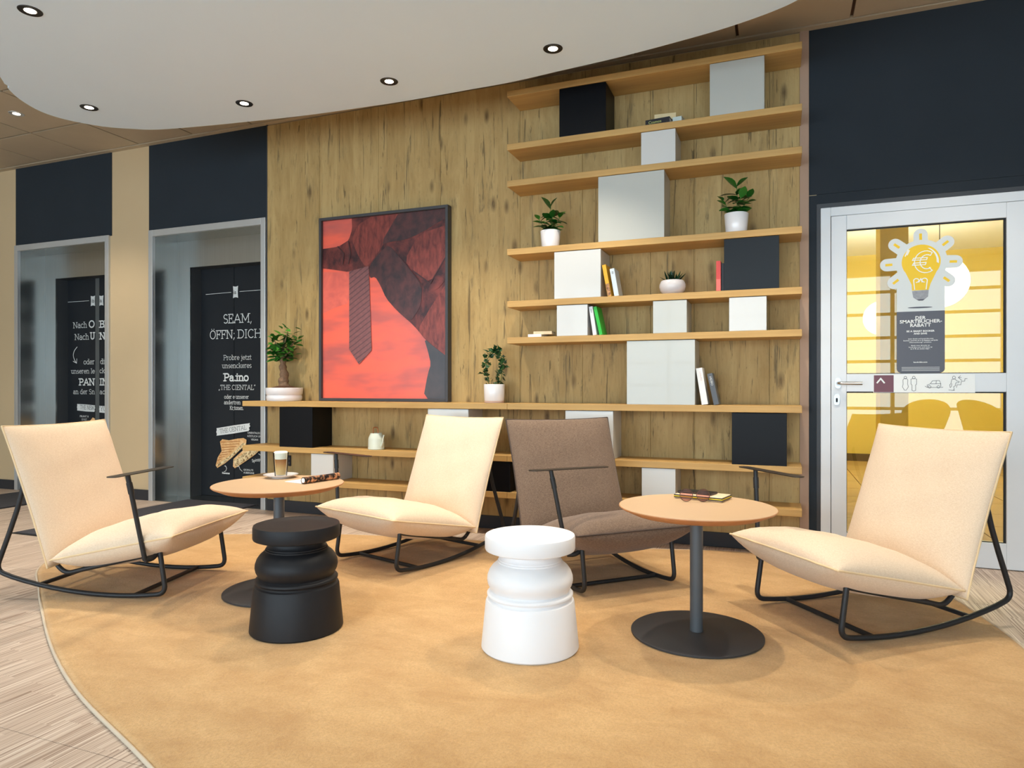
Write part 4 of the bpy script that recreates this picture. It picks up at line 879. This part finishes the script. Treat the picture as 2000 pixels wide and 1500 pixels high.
lathe('coffee', [(0, .0075), (.0283, .0075), (.0345, .088), (0, .088)], cf_.m, p, 36); lathe('foam', [(0, .0882), (.0345, .0882), (.0368, .120), (.030, .127), (0, .129)], plain('milk_foam', (246, 240, 232), .8, bump=.3, bscale=120), p, 36)
p = empty('rolled_magazine', (-2.105, 2.80, TZ), math.atan2(.217, .043)); tag(p, 'rolled glossy magazine lying at the table edge', 'magazine')
mag = print_mat('magazine_cover_print', (28, 20, 20), (214, 150, 104), 40, 40, 3, .48, .62)
bm = bmesh.new(); N = 40; spr = []
for i in range(N * 2 + 1):
    a = i / N * 2 * math.pi; rr = .0125 + .0022 * i / N; spr.append((rr * math.cos(a), .0172 + rr * math.sin(a)))
A_ = [bm.verts.new((-.112, q[0], q[1])) for q in spr]; B_ = [bm.verts.new((.112, q[0], q[1])) for q in spr]
for i in range(len(spr) - 1): bm.faces.new((A_[i], B_[i], B_[i + 1], A_[i + 1]))
fin(bm, 'rolled_cover', mag, p, True, 80)
bm = bmesh.new()
tube_bm(bm, [(-.1125, 0, .0172), (.1125, 0, .0172)], .0118, 20); fin(bm, 'inner_pages', M['white_paper'], p, True)
boxes('loose_pages', [((-.11, .012, .0006), (.09, .135, .0030))], M['white_paper'], p)

# ------------------------------------------------------------------ things on the right table
TZ = .5275
p = empty('zip_pouch', (-.300, 3.005, TZ), R(-14)); tag(p, 'cream zipped pouch with black and yellow edges under the phone', 'pouch')
w, d = .103, .060
box('body', (-w, -d, 0), (w, d, .020), plain('cream_leather', (232, 206, 172), .5), p, .007, 3)
for z in (.004, .013): boxes('black_binding', [((-w - .0015, -d - .0015, z), (w + .0015, d + .0015, z + .0045))], plain('black_leather_edge', (28, 22, 22), .45), p, .002)
boxes('zip', [((-w - .001, -d - .001, .0085), (w + .001, d + .001, .013))], plain('yellow_zip', (222, 196, 40), .5), p)
p = empty('phone', (-.322, 3.015, TZ + .0203), R(-17)); tag(p, 'black smartphone lying on the zipped pouch', 'phone')
box('body', (-.075, -.037, 0), (.075, .037, .008), plain('phone_body', (60, 52, 52), .4, metal=.5), p, .003); box('screen', (-.072, -.0345, .0079), (.072, .0345, .0086), plain('phone_screen', (8, 9, 12), .35, var=0, spec=.12), p)
p = empty('sunglasses', (-.322, 2.905, TZ), R(14)); tag(p, 'round tinted sunglasses standing in front of the pouch', 'sunglasses')
lens = glassy('tinted_lens', (238, 214, 216), 1.5); rim = plain('brown_metal_rim', (92, 66, 50), .3, metal=.7)
for cx in (-.034, .034):
    ringp = [(cx + .026 * math.cos(2 * math.pi * i / 28), 0, .0275 + .026 * math.sin(2 * math.pi * i / 28)) for i in range(28)]
    rm = tube('rim', ringp, .0014, rim, p, 6, True); slab('lens', [ell(cx, .0275, .0255, .0255, 28)], -.0006, .0006, lens, rm)
tube('bridge', catmull([(-.009, 0, .034), (0, -.002, .039), (.009, 0, .034)], 5), .0014, rim, p, 6)
for s in (-1, 1): tube('temple', fillet([(s * .060, 0, .036), (s * .066, .004, .036), (s * .058, .05 + .015 * (s < 0), .028)], .006), .0016, plain('dark_temple', (34, 26, 26), .4), p, 6)

# ------------------------------------------------------------------ signs on the glass door
SY = WY - .0005
st = empty('door_sticker', (.757, WY + .0035, 1.084)); tag(st, 'light bulb shaped discount sticker on the upper door glass', 'sign')
def SL(polys, lvl, name, mat): return slab(name, [[(a - .757, b - 1.084) for a, b in P] for P in polys], -.001 - .0006 * lvl, -.0006 * lvl - .0005, mat, st)
gw = plain('pale_grey_vinyl', (214, 220, 220), .4, var=.01); yel = plain('yellow_print', (240, 198, 8), .4, var=.02); dgr = plain('slate_print', (88, 90, 100), .45, var=.02); wht = plain('white_print', (240, 242, 240), .45, var=.01); sil = plain('silver_print', (148, 150, 156), .4, var=.15, scale=60); mar = plain('maroon_print', (112, 60, 72), .4)
bc = (.760, 1.716); rays = [(.757, 1.861), (.637, 1.817), (.879, 1.815), (.597, 1.710), (.917, 1.709), (.632, 1.611), (.884, 1.611)]
polys = [ell(bc[0], bc[1], .130, .128, 48), [(.637, 1.436), (.876, 1.436), (.876, 1.66), (.637, 1.66)]]
for rx, rz in rays:
    a = math.atan2(rz - bc[1], rx - bc[0]); dd = math.hypot(rx - bc[0], rz - bc[1]); polys.append(capsule(bc[0] + math.cos(a) * (dd - .035) , bc[1] + math.sin(a) * (dd - .035), .09, .036, a))
SL(polys, 0, 'backing_shape', gw)
rc = lambda x0, x1, z0, z1, r: [(x1 - r + r * math.cos(R(a)), z0 + r + r * math.sin(R(a))) for a in range(-90, 1, 15)] + [(x1, z1), (x0, z1)] + [(x0 + r + r * math.cos(R(a)), z0 + r + r * math.sin(R(a))) for a in range(180, 271, 15)]
SL([rc(.637, .876, 1.084, 1.4385, .025)], 0, 'text_panel', dgr)
for P in [[(rx + math.cos(a) * u - math.sin(a) * v, rz + math.sin(a) * u + math.cos(a) * v) for u, v in ((-.018, -.007), (.018, -.007), (.018, .007), (-.018, .007))] for rx, rz in rays for a in [math.atan2(rz - bc[1], rx - bc[0])]]: SL([P], 1, 'ray_mark', yel)
bulb = ell(.759, 1.718, .097, .098, 26, -38, 218) + [(.712, 1.59), (.714, 1.556), (.797, 1.556), (.806, 1.59)]
SL([bulb], 1, 'bulb', yel)
SL([[(.714, 1.553), (.797, 1.556), (.794, 1.518), (.780, 1.506), (.735, 1.504), (.720, 1.516)]], 1, 'bulb_socket', sil)
SL([[(.735, 1.504), (.780, 1.506), (.768, 1.496), (.748, 1.496)], ell(.754, 1.4575, .062, .0045, 24)], 1, 'bulb_tip', dgr)
eu = [A(.778, 1.716, .052, .060, 62, 298, 16)]
el_ = [(a, b) for a, b in A(.782, 1.716, .056, .062, 55, 305, 18)]; ei = [(a, b) for a, b in A(.788, 1.716, .034, .040, 300, 60, 14)]
outl = [el_ + [(.8, 1.682)] + ei + [el_[0]], [(.722, 1.740), (.790, 1.740), (.786, 1.728), (.716, 1.728), (.722, 1.740)], [(.722, 1.712), (.784, 1.712), (.780, 1.700), (.716, 1.700), (.722, 1.712)]]
fil = [[(.727, 1.562), (.722, 1.612)], [(.784, 1.562), (.790, 1.612)], A(.735, 1.612, .013, .011, 180, -90, 10), A(.776, 1.612, .013, .011, 0, 270, 10), [(.748, 1.602), (.758, 1.622), (.764, 1.602)]]
bm = bmesh.new()
for nm, G_ in (('euro_sign', outl), ('filament', fil)):
    bm = bmesh.new()
    for P in G_: ribbon_bm(bm, [(a - .757, b - 1.084) for a, b in P], .0048, -.0026)
    fin(bm, nm, wht, st)
bm = bmesh.new()
for P in ([(.690, 1.762), (.700, 1.786)], [(.680, 1.755), (.694, 1.79)]): ribbon_bm(bm, [(a - .757, b - 1.084) for a, b in P], .006, -.0026)
fin(bm, 'gloss_mark', wht, st); bm = bmesh.new()
hlp = A(.759, 1.716, .088, .088, 62, -8, 12); bm.faces.new([bm.verts.new((a - .757, -.0026, b - 1.084)) for a, b in hlp + A(.752, 1.718, .084, .086, -4, 62, 12)]); fin(bm, 'gloss_mark', wht, st)
bm = bmesh.new()
for s, z, h_, x0, x1, bo in (('DER', 1.390, .0185, .731, .783, .0006), ('SMARTBUCHER-', 1.3695, .0185, .652, .862, .0006), ('RABATT', 1.3475, .0185, .705, .808, .0006), ('BE A SMART BOOKER', 1.3180, .0095, .687, .826, .0004), ('AND SAVE', 1.3040, .0095, .722, .789, .0004),
      ('Jetzt direkt auf book-ibis.com', 1.2765, .006, .694, .820, .0001), ('buchen und bis zu 5 % Rabatt auf jede', 1.2665, .006, .671, .842, .0002), ('Übernachtung* erhalten.', 1.2560, .006, .700, .812, .0001), ('Book now directly on', 1.2380, .006, .710, .802, .0001), ('book-ibis.com and save up', 1.2285, .006, .698, .815, .0001), ('to 5 % on every stay*.', 1.2190, .006, .706, .804, .0002),
      ('book-ibis.com', 1.1420, .007, .722, .790, .0003)):
    sans_bm(bm, s, x0 - .757, z - 1.084, h_, -.0020, x1=x1 - .757, bold=bo)
for z in (1.117, 1.112, 1.107, 1.101, 1.097): ribbon_bm(bm, [(.662 - .757, z - 1.084), (.85 - .757, z - 1.084)], .0011, -.0020)
fin(bm, 'lettering', wht, st)
# pictogram strip
sg = empty('pictogram_sign', (.765, WY - .0185, .9715)); tag(sg, 'white direction strip with arrow, toilet, car and stairs pictograms on the door', 'sign')
def SG(polys, lvl, name, mat): return slab(name, [[(a - .765, b - .9715) for a, b in P] for P in polys], -.003 - .0008 * lvl, -.0008 * lvl, mat, sg)
SG([[(.514, .9715), (1.016, .9715), (1.016, 1.0735), (.514, 1.0735)]], 0, 'plate', wht)
SG([[(.517, .9735), (.618, .9735), (.618, 1.0715), (.517, 1.0715)]], 1, 'arrow_field', mar)
ribbons('arrow', [[(.534 - .765, 1.028 - .9715), (.552 - .765, 1.052 - .9715), (.570 - .765, 1.028 - .9715)]], .008, -.0042, wht, sg)
def body_outline(cx, dress):
    s = [(-.006, 1.052), (-.012, 1.044), (-.011, 1.02), (-.015, 1.004), (-.004, .985)] if dress else [(-.006, 1.051), (-.014, 1.048), (-.014, 1.02), (-.009, 1.014), (-.009, .984), (-.001, .980)]
    return [(cx + a, b) for a, b in s] + [(cx - a, b) for a, b in s[::-1]]
icons = [body_outline(.677, True) + [(.671, 1.052)], A(.677, 1.057, .0065, .0075, 0, 360, 14), body_outline(.719, False) + [(.713, 1.051)], A(.719, 1.057, .0065, .0075, 0, 360, 14)]
icons += [[(.775, 1.008), (.785, 1.001), (.86, 1.001), (.862, 1.003)], [(.787, 1.003), (.785, 1.014), (.800, 1.021), (.811, 1.038), (.845, 1.040), (.851, 1.022), (.852, 1.006)], [(.803, 1.021), (.852, 1.022)], [(.828, 1.021), (.830, 1.039)], A(.797, 1.004, .007, .007, 0, 360, 12), A(.840, 1.004, .007, .007, 0, 360, 12)]
icons += [A(.915, 1.056, .007, .008, 0, 360, 14), [(.905, 1.046), (.920, 1.048), (.930, 1.036), (.940, 1.034), (.938, 1.028), (.926, 1.028), (.922, 1.020), (.922, 1.010), (.914, 1.006), (.916, .988), (.906, .984)], [(.905, 1.046), (.900, 1.022), (.895, 1.016), (.897, 1.000), (.903, 1.006), (.905, 1.022)], [(.890, .987), (.918, .984)], [(.927, 1.0), (.930, 1.016), (.948, 1.016), (.950, 1.034), (.966, 1.036), (.968, 1.050), (.978, 1.050)], [(.936, 1.056), (.946, 1.066)], [(.936, 1.056), (.950, 1.056)], [(.936, 1.056), (.952, 1.040)]]
ribbons('pictograms', [[(a - .765, b - .9715) for a, b in P] for P in icons], .0022, -.0034, plain('grey_line_print', (92, 94, 98), .5), sg)

# small black wall socket beside the lowest shelves
p = tag(empty('wall_socket', (-3.655, WY - .012, .37)), 'slim black wall outlet beneath the shelf behind the coffee glass', 'socket'); box('cover_plate', (-.013, -.010, 0), (.013, 0, .086), M['gasket'], p, .003)
for z in (.025, .058): box('insert', (-.006, -.0112, z - .008), (.006, -.0095, z + .008), M['frame'], p)

# ------------------------------------------------------------------ lamps
def downlight(x, y, z, label, ring=True, k=1.0):
    o = empty('downlight', (x, y, z)); tag(o, label, 'lamp', 'recessed ceiling downlights')
    lathe('trim_ring', [(.030, -.001), (.052, -.003), (.054, -.0005), (.054, 0), (.030, .0), (.030, -.001)], M['spot_ring'] if ring else M['alu'], o, 32)
    lathe('reflector', [(.0305, -.0005), (.027, -.0002), (.0265, -.0012), (.0305, -.0018)], M['chrome'], o, 28); lathe('lens', [(0, -.0022), (.026, -.0018), (.026, -.0004), (0, -.0004)], M['spot_glow'], o, 28)
    l = bpy.data.lights.new('downlight_beam', 'SPOT'); l.energy = SPOT_W * k; l.color = (1.0, .89, .74); l.spot_size = R(98); l.spot_blend = .6; l.shadow_soft_size = .028
    b = bpy.data.objects.new('downlight_beam', l); COL.objects.link(b); b.parent = o; b.location = (0, 0, -.006)
DL = [(-3.44, 2.274, 'leftmost front downlight in the white ceiling island'), (-4.264, 3.202, 'downlight at the left curve of the white ceiling island'), (-3.256, 3.525, 'downlight in the white island above the lift beside the oak wall'), (-2.202, 3.591, 'downlight in the white island above the framed picture'), (-1.152, 3.571, 'downlight in the white island nearest the topmost shelf'),
      (-.10, 3.33, 'downlight in the white island above the right cream chair'), (-2.40, 2.30, 'front row downlight above the black stool'), (-1.36, 2.30, 'front row downlight between the two stools'), (-.32, 2.25, 'front row downlight above the right table'), (-2.2, .9, 'downlight in the island near the camera, left'), (-.6, .9, 'downlight in the island near the camera, right')]
for x, y, lb in DL: downlight(x, y, 2.86, lb, k=1.2 if y > 3 else (.5 if y > 2 else .28))
downlight(-5.564, 3.573, CZ, 'bright downlight in the brown ceiling panels at far left', False)
downlight(.9, 3.5, CZ, 'downlight in the brown ceiling in front of the glass door', False)
downlight(1.3, 5.9, 2.8, 'added downlight, out of view, brightening the corridor behind the glass door', False, .9)  # added unseen lamp: front light for the corridor pier and walls
# corridor globe lamps
gm = glow('opal_globe', (255, 246, 225), 5.0)
for x, y, z, r_, lb in ((1.52, 8.0, 2.07, .26, 'larger glowing globe lamp behind the door sticker'), (1.027, 8.2, 1.74, .18, 'smaller glowing globe lamp seen left of the door sticker')):
    o = empty('globe_lamp', (x, y, 2.8)); tag(o, lb, 'lamp', 'opal globe lamps in the corridor')
    lathe('globe', [(r_ * math.sin(R(a)), z - 2.8 - r_ * math.cos(R(a))) for a in range(0, 181, 10)], gm, o, 32); tube('cord', [(0, 0, 0), (0, 0, z - 2.8 + r_)], .004, M['frame'], o, 6); lathe('canopy', [(0, -.03), (.05, -.03), (.055, 0), (0, 0)], M['pot'], o, 24)
    l = bpy.data.lights.new('globe_light', 'POINT'); l.energy = 380; l.color = (1, .93, .78); l.shadow_soft_size = r_ + .02; b = bpy.data.objects.new('globe_light', l); COL.objects.link(b); b.parent = o; b.location = (0, 0, z - 2.8)

# ------------------------------------------------------------------ tub chairs by the window, mirrored in the door glass
for x, y, rz, lb in ((2.07, -2.9, 20, 'left of two dark tub chairs mirrored in the door glass'), (2.75, -2.7, -25, 'right of two dark tub chairs mirrored in the door glass')):
    c = empty('tub_chair', (x, y, 0), R(rz)); tag(c, lb, 'chair', 'dark tub chairs by the window')
    bm = bmesh.new(); NA, NZ = 24, 6; G = {}
    for s in (0, 1):
        for i in range(NA + 1):
            a = R(-30 + 240 * i / NA); hgt = .42 + .40 * math.sin(math.pi * i / NA) ** .7
            for j in range(NZ + 1):
                t = j / NZ; rr = (.23 + .09 * t) - .025 * s; G[s, i, j] = bm.verts.new((rr * math.cos(a), -rr * math.sin(a) * .95, .36 + (hgt - .36) * t))
    for i in range(NA):
        for j in range(NZ):
            for s in (0, 1): bm.faces.new((G[s, i, j], G[s, i + 1, j], G[s, i + 1, j + 1], G[s, i, j + 1]))
        bm.faces.new((G[0, i, NZ], G[0, i + 1, NZ], G[1, i + 1, NZ], G[1, i, NZ])); bm.faces.new((G[0, i, 0], G[0, i + 1, 0], G[1, i + 1, 0], G[1, i, 0]))
    for i in (0, NA):
        for j in range(NZ): bm.faces.new((G[0, i, j], G[0, i, j + 1], G[1, i, j + 1], G[1, i, j]))
    dkf = M['taupe']; fin(bm, 'shell', dkf, c, True); lathe('seat', [(0, .36), (.21, .36), (.23, .40), (.21, .44), (0, .45)], dkf, c, 28)
    for a in range(45, 360, 90): tube('leg', [(.17 * math.cos(R(a)), .17 * math.sin(R(a)), .37), (.24 * math.cos(R(a)), .24 * math.sin(R(a)), 0)], .014, M['tube'], c, 8)
